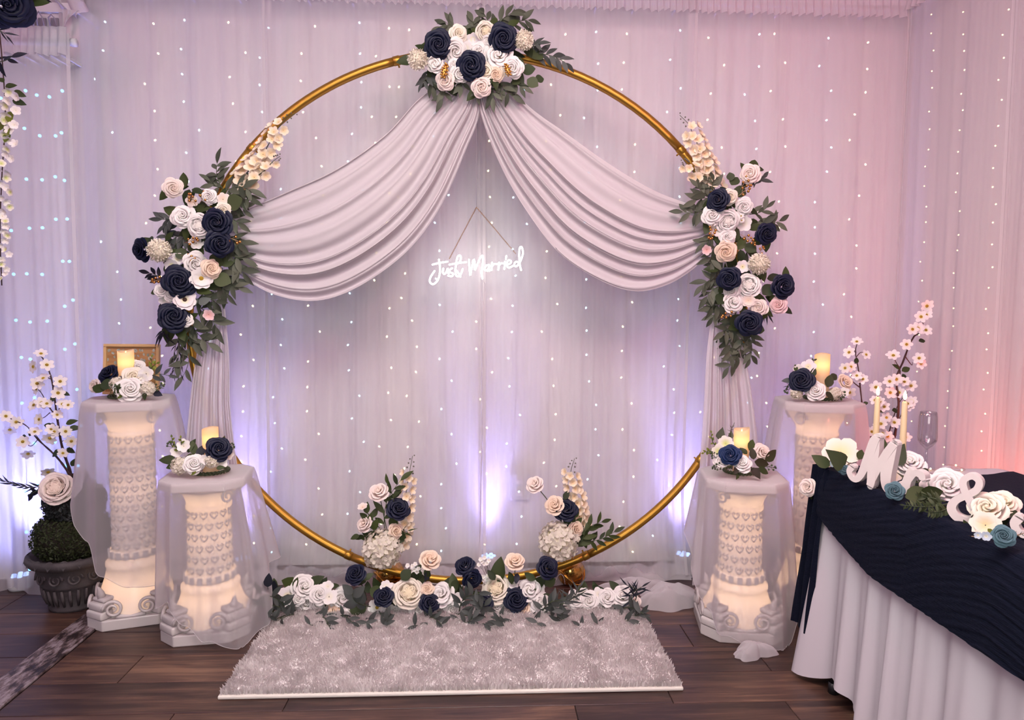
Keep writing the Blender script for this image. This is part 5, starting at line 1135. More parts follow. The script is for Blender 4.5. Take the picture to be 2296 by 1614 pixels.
# candles stand on the cloth, inside their flower rings
c1 = G(280, 878, HT + ZC); pillar_candle('lit pillar candle before the framed picture on the tall left pedestal', TLx - 0.012, TLy, HT + ZC, 0.190, seed=0.5)
pillar_candle('lit pillar candle on the short left pedestal', SLx + 0.008, SLy + 0.01, HS + ZC, 0.178, seed=2.0)
pillar_candle('lit pillar candle on the short right pedestal', SRx + 0.004, SRy + 0.03, HS + ZC, 0.176, seed=1.2)
pillar_candle('lit pillar candle on the tall right pedestal', TRx + 0.010, TRy, HT + ZC, 0.190, seed=3.0)
candle_ring('flower ring with two big white roses around the tall left candle', TLx - 0.012, TLy, HT + ZC,
    [('rose', 291, 874, 28, 'white', -0.10, (0, 0.3)), ('rose', 300, 845, 23, 'cream', -0.06, (0.1, 0.4)), ('rose', 243, 838, 22, 'navy', -0.02, (-0.7, 0.5)), ('hyd', 262, 860, 15, 'hydrangea', -0.08), ('rose', 213, 865, 15, 'blush', -0.03, (-0.8, 0)), ('hyd', 331, 872, 17, 'hydrangea', -0.08), ('blossom', 328, 838, 17, 'white', -0.05), ('rose', 308, 822, 16, 'white', 0.02, (0.3, 0.5)), ('blossom', 318, 850, 14, 'white', -0.06)],
    [((255, 882), (265, 868), 'rose', 9, 10, 'rose_leaf', -0.12), ((325, 850), (378, 842), 'euc', 6, 26, 'grey_leaf', -0.04), ((325, 845), (340, 800), 'rose', 8, 10, 'lime_leaf', 0.0), ((335, 838), (352, 815), 'rose', 6, 9, 'lime_leaf', -0.02), ((345, 875), (365, 860), 'slim', 6, 10, 'rose_leaf', -0.06)],
    [(225, 862, 10, 30, 'dollar', 'dollar_leaf', -0.07), (235, 875, 165, 36, 'rose', 'rose_leaf', -0.08), (275, 885, -140, 14, 'rose', 'lime_leaf', -0.13), (325, 880, -80, 18, 'rose', 'rose_leaf', -0.1), (345, 880, -20, 24, 'rose', 'dark_leaf', -0.08), (265, 845, -30, 20, 'rose', 'dark_leaf', -0.06), (312, 862, -20, 18, 'rose', 'dollar_leaf', -0.09)],
    [(245, 885, 60, 22, 6, -0.12), (340, 872, 20, 26, 6, -0.08)])
candle_ring('flower ring with one navy rose at the right of the short left candle', SLx + 0.008, SLy + 0.01, HS + ZC,
    [('rose', 491, 1006, 26, 'navy', -0.09, (0.1, 0.3)), ('rose', 434, 1040, 21, 'white', -0.10, (0, 0.3)), ('hyd', 404, 1044, 20, 'hydrangea', -0.07), ('hyd', 476, 1034, 16, 'hydrangea', -0.10), ('blossom', 495, 1036, 15, 'white', -0.09), ('blossom', 412, 1000, 16, 'white', -0.03), ('blossom', 396, 1012, 14, 'white', -0.03), ('blossom', 462, 1030, 13, 'white', -0.11), ('blossom', 510, 1020, 13, 'blush', -0.06)],
    [((405, 1012), (385, 980), 'rose', 7, 9, 'lime_leaf', -0.03), ((400, 1010), (405, 982), 'rose', 6, 9, 'lime_leaf', -0.02), ((500, 1022), (522, 1005), 'slim', 6, 10, 'rose_leaf', -0.05)],
    [(395, 1032, 175, 36, 'rose', 'rose_leaf', -0.05), (398, 1040, 200, 26, 'rose', 'rose_leaf', -0.06), (422, 1015, 80, 34, 'rose', 'eucalyptus' if False else 'dollar_leaf', -0.03), (436, 1018, 95, 30, 'rose', 'dollar_leaf', -0.03), (446, 1025, 80, 32, 'rose', 'dark_leaf', -0.05), (440, 1020, 200, 28, 'rose', 'dollar_leaf', -0.06), (500, 995, 100, 20, 'rose', 'maroon_leaf', -0.03), (440, 1058, 200, 18, 'rose', 'lime_leaf', -0.12), (485, 1050, 10, 18, 'rose', 'rose_leaf', -0.12)],
    [(505, 1012, 40, 20, 7, -0.06), (390, 1008, 120, 16, 5, -0.03)])
candle_ring('flower ring with blue rose at the left of the short right candle', SRx + 0.004, SRy + 0.03, HS + ZC,
    [('rose', 1637, 1020, 23, 'royal_navy', -0.12, (-0.1, 0.2)), ('anemone', 1627, 995, 19, 'lime_white', -0.06, (0, 0.3)), ('blossom', 1611, 1012, 17, 'lime_white', -0.07), ('rose', 1664, 1040, 20, 'white', -0.12, (-0.1, 0.5)), ('rose', 1616, 1034, 16, 'white', -0.10), ('rose', 1709, 1014, 20, 'blush', -0.06, (0.5, 0.3))],
    [((1610, 1005), (1595, 970), 'rose', 7, 8, 'lime_leaf', -0.04), ((1605, 1015), (1578, 1015), 'rose', 7, 9, 'lime_leaf', -0.06), ((1640, 985), (1645, 952), 'slim', 9, 9, 'maroon_leaf', -0.02)],
    [(1612, 985, 70, 30, 'heart', 'eucalyptus', -0.03), (1638, 985, 80, 20, 'rose', 'eucalyptus', -0.02), (1680, 1010, 60, 32, 'rose', 'rose_leaf', -0.05), (1675, 1018, 130, 22, 'rose', 'rose_leaf', -0.07), (1690, 1030, 100, 28, 'rose', 'maroon_leaf', -0.1), (1692, 1035, -10, 38, 'rose', 'maroon_leaf', -0.1), (1715, 1032, 30, 42, 'rose', 'maroon_leaf', -0.08), (1690, 1050, -60, 28, 'heart', 'maroon_leaf', -0.13), (1700, 1050, -20, 30, 'rose', 'rose_leaf', -0.11), (1655, 1045, -120, 22, 'rose', 'maroon_leaf', -0.12), (1655, 1065, -120, 12, 'heart', 'rose_leaf', -0.13)],
    [(1625, 1040, 200, 26, 8, -0.11), (1610, 1030, 140, 18, 6, -0.1), (1715, 1045, -10, 22, 5, -0.1)])
candle_ring('flower ring with one big navy rose around the tall right candle', TRx + 0.010, TRy, HT + ZC,
    [('rose', 1797, 852, 26, 'navy', -0.10, (-0.1, 0.2)), ('rose', 1828, 876, 22, 'white', -0.11, (0, 0.3)), ('blossom', 1812, 822, 18, 'blossom_white', -0.03), ('peony', 1895, 855, 17, 'peach', -0.02, (0.6, 0.3)), ('hyd', 1786, 882, 14, 'hydrangea', -0.08), ('hyd', 1872, 882, 15, 'hydrangea', -0.08), ('blossom', 1892, 880, 13, 'white', -0.05), ('blossom', 1790, 828, 13, 'white', -0.03)],
    [((1815, 820), (1825, 808), 'rose', 6, 8, 'rose_leaf', 0.0), ((1775, 860), (1762, 872), 'slim', 6, 9, 'dark_leaf', -0.06), ((1880, 878), (1885, 892), 'rose', 6, 9, 'rose_leaf', -0.08)],
    [(1775, 853, 175, 22, 'rose', 'grey_leaf', -0.05), (1820, 845, 70, 24, 'rose', 'dollar_leaf', -0.05), (1855, 868, 75, 34, 'rose', 'maroon_leaf', -0.09), (1862, 850, 30, 30, 'rose', 'maroon_leaf', -0.06), (1850, 880, -30, 26, 'rose', 'maroon_leaf', -0.1), (1842, 885, -150, 24, 'rose', 'rose_leaf', -0.11), (1785, 832, 100, 16, 'rose', 'rose_leaf', -0.03)],
    [(1775, 870, 200, 14, 5, -0.06), (1880, 870, -60, 20, 6, -0.08)])
# framed picture on the tall left pedestal
pf = [P(229, 762, TLy + 0.105), P(351, 768, TLy + 0.105)]; ctr = (pf[0] + pf[1]) / 2; fw_, fh_ = 0.222, 0.212
zb = HT + ZC; cx_, cy_ = ctr.x, TLy + 0.105
t = root('picture_frame', (cx_, cy_, zb), 'wood framed eucalyptus picture standing behind the tall left candle', 'picture frame')
Tf = Matrix.Translation((cx_, cy_, zb)) @ Matrix.Rotation(radians(-6), 4, 'X') @ Matrix.Rotation(radians(4), 4, 'Z')
for c, d in (((0, 0, fh_ - 0.006), (fw_, 0.02, 0.012)), ((0, 0, 0.006), (fw_, 0.02, 0.012)), ((-fw_ / 2 + 0.006, 0, fh_ / 2), (0.012, 0.02, fh_ - 0.024)), ((fw_ / 2 - 0.006, 0, fh_ / 2), (0.012, 0.02, fh_ - 0.024))):
    bevel(MB().box(c, d).build('frame_rail', 'frame_wood', t, False, Tf), 0.002)
pic = MB().box((0, 0.004, fh_ / 2), (fw_ - 0.022, 0.004, fh_ - 0.022)).build('picture', 'picture_wood', t, False, Tf)
MB().box((0.028, 0.0005, 0.075), (0.075, 0.002, 0.085)).build('printed_card', 'card', pic, False, Tf)
q = random.Random(3)
for k in range(30):
    xx = -fw_ / 2 + 0.018 + (fw_ - 0.036) * k / 29 + q.uniform(-.004, .004); zz = fh_ - 0.018 - q.uniform(0, 0.05) * (0.5 + abs(k - 15) / 15)
    Ml = Tf @ Matrix.Translation((xx, 0.0008, zz)) @ Matrix.Rotation(pi / 2, 4, 'X') @ Matrix.Rotation(q.uniform(2.2, 4.1), 4, 'Z') @ Matrix.Scale(q.uniform(0.012, 0.022), 4)
    inst('leaf', LM['rose'], 'print_leaf', pic, Ml)
MB().box((0, 0.035, 0.06), (0.05, 0.05, 0.004), Matrix.Rotation(radians(-60), 3, 'X')).build('easel_back', 'frame_wood', t, False, Tf)

# rose lying between the left pedestals
p = G(400, 1368); p.z = 0.035
t = root('fallen_rose', (p.x, p.y, 0), 'single cream rose head lying on the floor between the left pedestals', 'rose')
flower(t, 'rose', 0, 0, 24, p.y, 'cream', tilt=(0.2, 0.4), pos=p, name='bloom')
leaf(t, 'rose', 0, 0, -40, 26, p.y, 'white', pos=p + Vector((0.0, -0.01, -0.022)), name='loose_petal')

# ------------------------------------------------------------------ topiary planter with blossom branches
def planter(label, x, y, lbl_top, lbl_pl):
    c = Vector((x, y, 0)); t = root('stone_planter', c, label, 'planter', 'antique stone planters')
    MB().lathe([(0.0, 0.0), (0.098, 0.0), (0.102, 0.012), (0.098, 0.022), (0.120, 0.105), (0.127, 0.110), (0.126, 0.118), (0.142, 0.185), (0.150, 0.192), (0.165, 0.198), (0.176, 0.215), (0.172, 0.232), (0.158, 0.236), (0.150, 0.222), (0.0, 0.215)], 48, c).build('pot_body', 'antique_stone', t)
    for k in range(26):
        a = 2 * pi * k / 26; r0, r1 = 0.103, 0.122
        MB().tube([c + Vector((r0 * cos(a), r0 * sin(a), 0.028)), c + Vector(((r0 + r1) / 2 * cos(a) * 1.02, (r0 + r1) / 2 * sin(a) * 1.02, 0.065)), c + Vector((r1 * cos(a), r1 * sin(a), 0.100))], [0.004, 0.0075, 0.005], 6).build('flute', 'antique_stone', t)
    for k in range(12):
        a = 2 * pi * k / 12; inst('scroll_relief', vol_me, 'antique_stone', t, Matrix.Translation(c) @ Matrix.Rotation(a, 4, 'Z') @ Matrix.Translation((0, -0.136, 0.152)) @ Matrix.Rotation(radians(-12), 4, 'X') @ Matrix.Scale(0.80, 4))
    for k in range(20):
        a = 2 * pi * k / 20; inst('rim_petal', LM['heart'], 'antique_stone', t, Matrix.Translation(c) @ Matrix.Rotation(a, 4, 'Z') @ Matrix.Translation((0, -0.157, 0.238)) @ Matrix.Rotation(pi, 4, 'Z') @ Matrix.Rotation(radians(-55), 4, 'X') @ Matrix.Scale(0.040, 4) @ Matrix.Translation((0, 0, 0.1)))
    tp = root('topiary', c + Vector((0, 0, 0.216)), lbl_top, 'topiary', 'topiary bushes')
    q = random.Random(int(x * 100) + 50)
    def foliage(name, cc, rx, rz, n, mat, ls):
        mb = MB()
        for i in range(n):
            zz = 1 - 2 * (i + 0.5) / n; rr = sqrt(max(0, 1 - zz * zz)); a = i * 2.39996; d = Vector((rr * cos(a), rr * sin(a), zz))
            p = cc + Vector((d.x * rx, d.y * rx, d.z * rz)) * q.uniform(0.90, 1.04); s_ = ls * q.uniform(0.7, 1.2)
            nn = (d + Vector((q.uniform(-.8, .8), q.uniform(-.8, .8), q.uniform(-.8, .8)))).normalized(); e = nn.orthogonal().normalized(); f = nn.cross(e)
            e.rotate(Matrix.Rotation(q.uniform(0, 6.3), 3, nn)); f = nn.cross(e)
            mb.add([p - e * s_, p + f * s_ * 0.6 + d * s_ * 0.3, p + e * s_, p - f * s_ * 0.6 + d * s_ * 0.3], [(0, 1, 2, 3)])
        o = mb.build(name, mat, tp, False); o['kind'] = 'stuff'
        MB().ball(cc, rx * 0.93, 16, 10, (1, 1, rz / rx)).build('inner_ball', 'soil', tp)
    foliage('lower_foliage', c + Vector((0, 0, 0.30)), 0.150, 0.115, 3600, 'topiary_leaf', 0.0075)
    foliage('upper_foliage', c + Vector((0.01, 0, 0.44)), 0.112, 0.095, 1500, 'topiary_dark', 0.011)
    MB().tube([c + Vector((0, 0, 0.2)), c + Vector((0.005, 0, 0.56))], 0.012, 8).build('trunk', 'bark', tp)
    return c
def branch_set(label, base, Y, branches, blossoms, leaves, r, seed):
    t = root('blossom_branches', base, label, 'blossom branch', 'artificial blossom branches'); q = random.Random(seed)
    for path, r0, r1 in branches:
        pts = spline([base if (i == 0 and p is None) else P(p[0], p[1], Y + q.uniform(-0.02, 0.02)) for i, p in enumerate(path)], 24); rs = [(r0 + (r1 - r0) * k / 23) * (1 + 0.15 * sin(k * 2.1)) for k in range(24)]
        MB().tube(pts, rs, 7).build('branch', 'bark', t)
    for b_ in blossoms:
        x, y = b_[:2]; rr = r * q.uniform(0.85, 1.1); tl = b_[2] if len(b_) > 2 else (q.uniform(-.5, .5), q.uniform(-.2, .5))
        flower(t, 'cherry', x, y, rr * 1.05, Y - 0.02, 'blossom_white', tilt=tl, centre='stamen_yellow')
    for x, y, a, ln in leaves: leaf(t, 'rose', x, y, a, ln, Y - 0.005, 'dollar_leaf' if (x % 2) else 'rose_leaf')
    return t
pc = G(172, 1352); pc.z = 0
planter('dark antique stone planter with scroll relief beside the left wall', pc.x, pc.y, 'dark green two-ball topiary bush in the left stone planter', '')
YP = pc.y
bt = branch_set('white blossom branches rising from the left topiary', P(165, 1095, YP), YP,
    [([(165, 1100), (158, 1060), (140, 1005), (130, 950), (122, 890), (115, 848), (103, 815), (88, 792)], 0.0065, 0.002), ([(160, 1070), (140, 1040), (118, 1015), (85, 985), (60, 955), (38, 945), (18, 935)], 0.005, 0.0015),
     ([(135, 975), (130, 930), (140, 900), (150, 905)], 0.003, 0.0015), ([(128, 935), (112, 915), (92, 880), (80, 870)], 0.003, 0.0012), ([(118, 870), (125, 858), (135, 855)], 0.002, 0.001), ([(115, 850), (100, 845), (90, 850)], 0.002, 0.001), ([(150, 1040), (145, 1020), (140, 1015)], 0.002, 0.001), ([(100, 1000), (88, 985), (75, 968)], 0.002, 0.001), ([(138, 990), (150, 985), (160, 985)], 0.002, 0.001), ([(112, 925), (100, 935), (88, 940)], 0.002, 0.001), ([(85, 985), (70, 1000), (55, 992)], 0.002, 0.001)],
    [(105, 818), (92, 793, (0, 1)), (75, 822, (-1, 0)), (135, 855), (130, 881), (97, 848, (-.6, .8)), (153, 908), (140, 906, (0.2, 1)), (82, 872, (-1, 0)), (93, 903), (105, 905, (0, .8)), (88, 940, (-.8, 0)), (147, 967), (160, 989), (141, 1016), (51, 990), (13, 933), (36, 946), (22, 963, (0, -1)), (112, 982, (-.4, -.6)), (63, 1017, (0, -1)), (78, 968, (0, 1)), (115, 962), (128, 930, (.3, .6)), (108, 1058, (0, -.9)), (83, 860), (122, 968, (-.5, 0)), (76, 908, (-.8, .3))],
    [(148, 950, 30, 24), (125, 960, 150, 22), (118, 955, 170, 20), (155, 960, 10, 22), (135, 1010, 200, 26), (150, 1005, -30, 20), (66, 978, 80, 18), (60, 980, 170, 16), (115, 900, 60, 18), (140, 880, -20, 16), (160, 1045, 60, 20)], 14, 1)
flower(bt, 'garden', 126, 1095, 35, YP - 0.10, 'blush', tilt=(-0.3, 0.2))
spray(bt, (110, 1088), (6, 1076), 'slim', 14, 24, YP - 0.04, 'dark_leaf', bend=0.1, ang=22, stem='stem_grey'); spray(bt, (112, 1098), (68, 1108), 'euc', 6, 28, YP - 0.05, 'dark_leaf', ang=25)
leaf(bt, 'dollar', 175, 1085, 80, 36, YP - 0.05, 'dark_leaf'); leaf(bt, 'dollar', 170, 1100, 20, 36, YP - 0.04, 'rose_leaf')
pr = P(2010, 1200, 2.78); px_, py_ = 1.72, 2.78
planter('dark antique stone planter hidden behind the navy table', px_, py_, 'dark green topiary bush behind the navy table', '')
branch_set('white blossom branches rising behind the taper candles', Vector((px_, py_, 0.54)), py_,
    [([None, (1985, 1040), (2005, 980), (2015, 910), (2010, 850), (2025, 810), (2045, 760), (2062, 745)], 0.007, 0.003), ([(2062, 745), (2072, 715), (2070, 700), (2078, 682)], 0.003, 0.0015), ([None, (1965, 1010), (1940, 950), (1930, 880), (1925, 830), (1918, 790), (1922, 770)], 0.005, 0.0018),
     ([(2015, 850), (2018, 830), (2008, 810), (2003, 798)], 0.003, 0.001), ([(1930, 870), (1912, 855), (1908, 840)], 0.003, 0.0012), ([(1985, 1000), (2005, 930), (2018, 900), (2035, 880)], 0.003, 0.0012), ([(2000, 960), (2018, 935), (2025, 910)], 0.0025, 0.001), ([(2030, 800), (2044, 818), (2046, 812)], 0.0025, 0.001), ([(1980, 1030), (1995, 1000), (2010, 975)], 0.003, 0.001), ([(1920, 800), (1930, 790), (1940, 793)], 0.002, 0.001), ([(1920, 790), (1912, 785), (1905, 788)], 0.002, 0.001)],
    [(2078, 686), (2065, 710), (2077, 706), (2046, 738), (2058, 736), (2076, 740), (2033, 772), (2061, 803), (2065, 815), (2003, 797, (0, 0.8)), (1995, 855), (2010, 850), (2028, 856), (2043, 865), (1996, 880), (2016, 880), (2035, 905), (1921, 842), (1935, 850), (1921, 766, (0, 1)), (1904, 790, (-.6, .5)), (1942, 795, (.6, .3)), (1895, 825, (-.6, 0)), (1908, 822), (1964, 868), (1962, 897), (1973, 900), (1983, 912), (1988, 936), (1990, 978), (1979, 972), (1955, 968), (2005, 947), (2044, 900), (2037, 910), (1905, 880), (2030, 980), (1975, 950), (2000, 990)],
    [(2060, 765, 10, 20), (2055, 752, 80, 14), (2022, 832, 30, 24), (2018, 828, 130, 20), (2024, 838, -80, 18), (1920, 826, 170, 24), (1918, 815, 70, 18), (2000, 920, 10, 22), (1985, 918, 190, 20), (1935, 905, 10, 14)], 14, 2)

#@@TABLE
# ------------------------------------------------------------------ sweetheart table
TX0, TX1, TY0, TY1, TZ = 1.178, 1.745, 0.75, 2.15, 0.735
tb = root('banquet_table', ((TX0 + TX1) / 2, (TY0 + TY1) / 2, 0), 'long banquet table under a white cloth at the right', 'table')
bevel(MB().box(((TX0 + TX1) / 2, (TY0 + TY1) / 2, TZ - 0.018), (TX1 - TX0 - 0.02, TY1 - TY0 - 0.02, 0.03)).build('tabletop', 'white_plastic', tb, False))
cxm0 = (TX0 + TX1) / 2
for lx, ly in ((TX0 + 0.06, TY1 - 0.14), (TX1 - 0.06, TY1 - 0.14), (TX0 + 0.06, TY0 + 0.14), (TX1 - 0.06, TY0 + 0.14)):
    sx_ = -0.072 if lx < cxm0 else 0.072; lg = MB().tube([(lx + sx_, ly + (0.07 if ly > 1.5 else -0.07), 0.03), (lx, ly, TZ - 0.033)], 0.013, 10).build('leg', 'black_plastic', tb); MB().tube([(lx + sx_, ly + (0.07 if ly > 1.5 else -0.07), 0.0), (lx + sx_, ly + (0.07 if ly > 1.5 else -0.07), 0.035)], 0.017, 10).build('foot_cap', 'black_plastic', lg)
# white cloth: top plus skirt in soft folds
def perim(n):
    pts = []; rc = 0.03
    segs = [((TX0, TY0), (TX0, TY1)), ((TX0, TY1), (TX1, TY1)), ((TX1, TY1), (TX1, TY0)), ((TX1, TY0), (TX0, TY0))]
    tot = 2 * (TX1 - TX0 + TY1 - TY0)
    for k in range(n):
        d = tot * k / n
        for (a, b_), nn in zip(segs, ((-1, 0), (0, 1), (1, 0), (0, -1))):
            ln = abs(b_[0] - a[0]) + abs(b_[1] - a[1])
            if d <= ln: u = d / ln; pts.append((a[0] + (b_[0] - a[0]) * u, a[1] + (b_[1] - a[1]) * u, nn, d / ln)); break
            d -= ln
    return pts
pp = perim(420); rows = []; cxm, cym = (TX0 + TX1) / 2, (TY0 + TY1) / 2
rows.append([Vector((cxm + (a - cxm) * 0.02, cym + (b_ - cym) * 0.02, TZ)) for a, b_, _, _ in pp]); rows.append([Vector((cxm + (a - cxm) * 0.97, cym + (b_ - cym) * 0.985, TZ)) for a, b_, _, _ in pp])
def skirt(a, b_, nn, s_):
    d = a * 1.0 + b_; al = b_ if nn[0] else a
    ph = al * 44 + 1.6 * sin(al * 7) + (0.0 if nn[0] else 2)
    fo = (sin(ph) + 0.4 * sin(2.2 * ph + 1)) * 0.016 * s_ ** 0.8
    # at the corners the cloth bunches outwards
    ex = 0.05 * s_ * max(0, 1 - min(abs(a - TX0), abs(a - TX1)) / 0.09) * max(0, 1 - min(abs(b_ - TY0), abs(b_ - TY1)) / 0.09)
    dx = (1 if a > cxm else -1) * ex; dy = (1 if b_ > cym else -1) * ex
    o_ = 0.012 + 0.03 * s_ + fo
    hem = 0.035 + 0.02 * sin(ph * 0.5 + 1.2) + (0.035 * math.exp(-((b_ - 2.04) / 0.05) ** 2) if a < cxm else 0)
    return Vector((a + nn[0] * o_ + dx, b_ + nn[1] * o_ + dy, TZ - 0.004 - (TZ - 0.004 - hem) * s_))
for i in range(26): rows.append([skirt(a, b_, nn, i / 25) for a, b_, nn, _ in pp])
o = MB().grid(rows, wrap=True).build('tablecloth', 'tablecloth'); setp(o, 'white floor length tablecloth with soft folds on the right table', 'tablecloth')
# navy gauze runner: over the top, swagging down the side that faces the rug
run = []; NR = 110; NC = 130
YE = 2.16
for i in range(NR + 1):
    y = YE - (YE - 0.80) * i / NR; row = []
    u = YE - y
    drop = 0.155 + 0.09 * min(1, u / 0.32) ** 0.8
    Wt = 0.17 + 0.05 * sin(y * 5) + 0.10 * max(0, min(1, (1.7 - y) / 0.3))
    for j in range(NC + 1):
        v = j / NC; s_ = v * (Wt + drop); dd = s_ - 0.10 * y
        cr = 0.0010 * sin(dd * 330 + 2.5 * sin(y * 5)) + 0.0005 * sin(dd * 150 + y * 3) + 0.0008 * sin(dd * 520 + y * 4 + 3 * sin(y * 6))
        if s_ < Wt: row.append(Vector((TX0 - 0.014 + (Wt - s_), y, TZ + 0.007 + cr * 0.6 - 0.004 * max(0, 1 - (Wt - s_) / 0.02))))
        else:
            dz = s_ - Wt; out_ = 0.022 + 0.026 * min(1, dz / 0.08) ** 0.5 + 0.030 * dz; row.append(Vector((TX0 - out_ - cr * 1.3, y - 0.01 * dz, TZ - dz + 0.004)))
    run.append(row)
rn = MB().grid(run).build('table_runner', 'navy_gauze'); setp(rn, 'dark navy crinkled gauze runner swagged along the white table side', 'table runner')
# the runner's gathered tail at the far corner
rows = []
for i in range(26):
    s_ = i / 25; z = TZ + 0.004 - (TZ - 0.16) * s_; row = []
    for k in range(30):
        v = k / 29; wd = 0.09 + 0.03 * s_; row.append(Vector((TX0 - 0.035 - 0.03 * s_ - 0.012 * sin(v * 16) - 0.004 * sin(v * 37 + s_ * 5), 2.12 + wd * v + 0.03 * s_, z)))
    rows.append(row)
MB().grid(rows).build('runner_tail', 'navy_gauze', rn)
# navy flat piece on the far half of the top (runner crossing)
rows = [[Vector((TX0 + 0.22 + 0.34 * i / 12, 1.98 - 0.75 * k / 20 + 0.10 * i / 12 * (1 if k == 0 else 0.6), TZ + 0.0055 + 0.0015 * sin(i * 1.3 + k))) for k in range(21)] for i in range(13)]
MB().grid(rows).build('runner_end', 'navy_gauze', rn)

# ---- wooden letters: strokes with changing width, extruded
def stroke_letter(t, name, strokes, org, e1, e2, dep, sc, mat='sign_wood'):
    mb = MB(); nrm = e1.cross(e2).normalized()
    for si_, st_ in enumerate(strokes):
        pts = spline([(x, y, wd * 1.06) for x, y, wd in st_], max(10, 7 * len(st_))); Lf = []; Rt_ = []
        for i, p in enumerate(pts):
            a = pts[max(0, i - 1)]; b_ = pts[min(len(pts) - 1, i + 1)]; d = Vector((b_.x - a.x, b_.y - a.y)); d = d.normalized() if d.length > 1e-6 else Vector((1, 0)); nn = Vector((-d.y, d.x)) * p.z * 0.5
            Lf.append((p.x + nn.x, p.y + nn.y)); Rt_.append((p.x - nn.x, p.y - nn.y))
        def cap(p, d, wd):   # rounded stroke end
            a0 = atan2(d.y, d.x); return [(p.x + cos(a0 + an) * wd * 0.5, p.y + sin(a0 + an) * wd * 0.5) for an in (-1.2, -0.6, 0, 0.6, 1.2)]
        dE = pts[-1] - pts[-2]; dS = pts[0] - pts[1]
        n = len(Lf); V = []; Fc = []
        for dd in (0.0, dep):
            for ii_, (L_, R_) in enumerate(zip(Lf, Rt_)):
                off_ = nrm * ((0.0009 * si_ + 0.0030 * ii_ / n) if dd == 0.0 else 0.0); V += [org + e1 * L_[0] * sc + e2 * L_[1] * sc + nrm * dd + off_, org + e1 * R_[0] * sc + e2 * R_[1] * sc + nrm * dd + off_]
        o2 = 2 * n
        for i in range(n - 1):
            a = 2 * i; Fc += [(a, a + 2, a + 3, a + 1), (o2 + a, o2 + a + 1, o2 + a + 3, o2 + a + 2), (a, o2 + a, o2 + a + 2, a + 2), (a + 1, a + 3, o2 + a + 3, o2 + a + 1)]
        Fc += [(0, 1, o2 + 1, o2), (o2 - 2, o2 + o2 - 2, o2 + o2 - 1, o2 - 1)]
        mb.add(V, Fc)
        for p, d in ((pts[-1], dE), (pts[0], dS)):
            c_ = cap(p, d, p.z); mb.prism(c_, -0.0008, dep * 0.98, lambda X, Yv, D: org + e1 * X * sc + e2 * Yv * sc + nrm * D)
    return mb.build(name, mat, t, False)
# local unit = 1/100 of letter height
MST = [[(2, 30, 13), (-2, 20, 11), (4, 9, 10), (14, 8, 11), (24, 22, 14), (36, 55, 17), (46, 88, 17), (52, 100, 14)], [(50, 98, 15), (48, 70, 19), (46, 40, 18), (45, 10, 15), (43, 1, 13)], [(45, 6, 10), (55, 34, 13), (70, 66, 15), (86, 92, 14)], [(85, 92, 15), (78, 60, 20), (74, 30, 20), (76, 8, 16), (84, 1, 12), (94, 8, 9), (102, 20, 8)]]
RST = [[(100, 14, 8), (110, 36, 11), (118, 50, 13), (113, 40, 14), (108, 20, 15), (108, 2, 13)], [(110, 24, 9), (122, 44, 11), (134, 44, 13), (138, 36, 10)]]
SST = [[(140, 6, 9), (152, 2, 12), (160, 14, 13), (152, 28, 13), (150, 42, 12), (160, 50, 10)]]
AST = [[(74, 46, 10), (66, 36, 12), (52, 16, 13), (34, 2, 15), (14, 6, 16), (4, 22, 16), (10, 40, 14), (30, 56, 13), (46, 70, 13), (50, 88, 12), (38, 97, 12), (24, 88, 12), (24, 70, 13), (36, 46, 15), (52, 20, 16), (68, 2, 14)]]
def letter_frame(px, py, zt, ang):
    p = G(px, py, zt); e1 = Vector((cos(ang), -sin(ang), 0)); return p, e1
EZ = Vector((0, 0, 1)); zt = TZ + 0.008
A1 = radians(62)
p = G(1888, 1085, zt); p = G(1905, 1080, zt); e1 = Vector((cos(A1), -sin(A1), 0))
t = root('wooden_letters', p, 'white wooden script letters spelling Mr at the table end', 'letters', 'Mr and Mrs table letters')
stroke_letter(t, 'letter_m', MST, p, e1, EZ, -0.022, 0.00150); stroke_letter(t, 'letter_r', RST, p + e1 * 0.006, e1, EZ, -0.022, 0.00150)
A2 = radians(48)
p = G(2127, 1162, zt); e1 = Vector((cos(A2), -sin(A2), 0)); t = root('wooden_ampersand', p, 'white wooden ampersand standing between cream peonies on the table', 'letters', 'Mr and Mrs table letters')
stroke_letter(t, 'ampersand', AST, p, e1, EZ, -0.022, 0.00118)
A3 = radians(50)
p = G(2276, 1205, zt); e1 = Vector((cos(A3), -sin(A3), 0)); t = root('wooden_letters', p, 'white wooden script letters cut off by the right picture edge', 'letters', 'Mr and Mrs table letters')
stroke_letter(t, 'letter_m', MST, p, e1, EZ, -0.022, 0.00150); stroke_letter(t, 'letter_r', RST, p, e1, EZ, -0.022, 0.00150); stroke_letter(t, 'letter_s', SST, p, e1, EZ, -0.022, 0.00150)

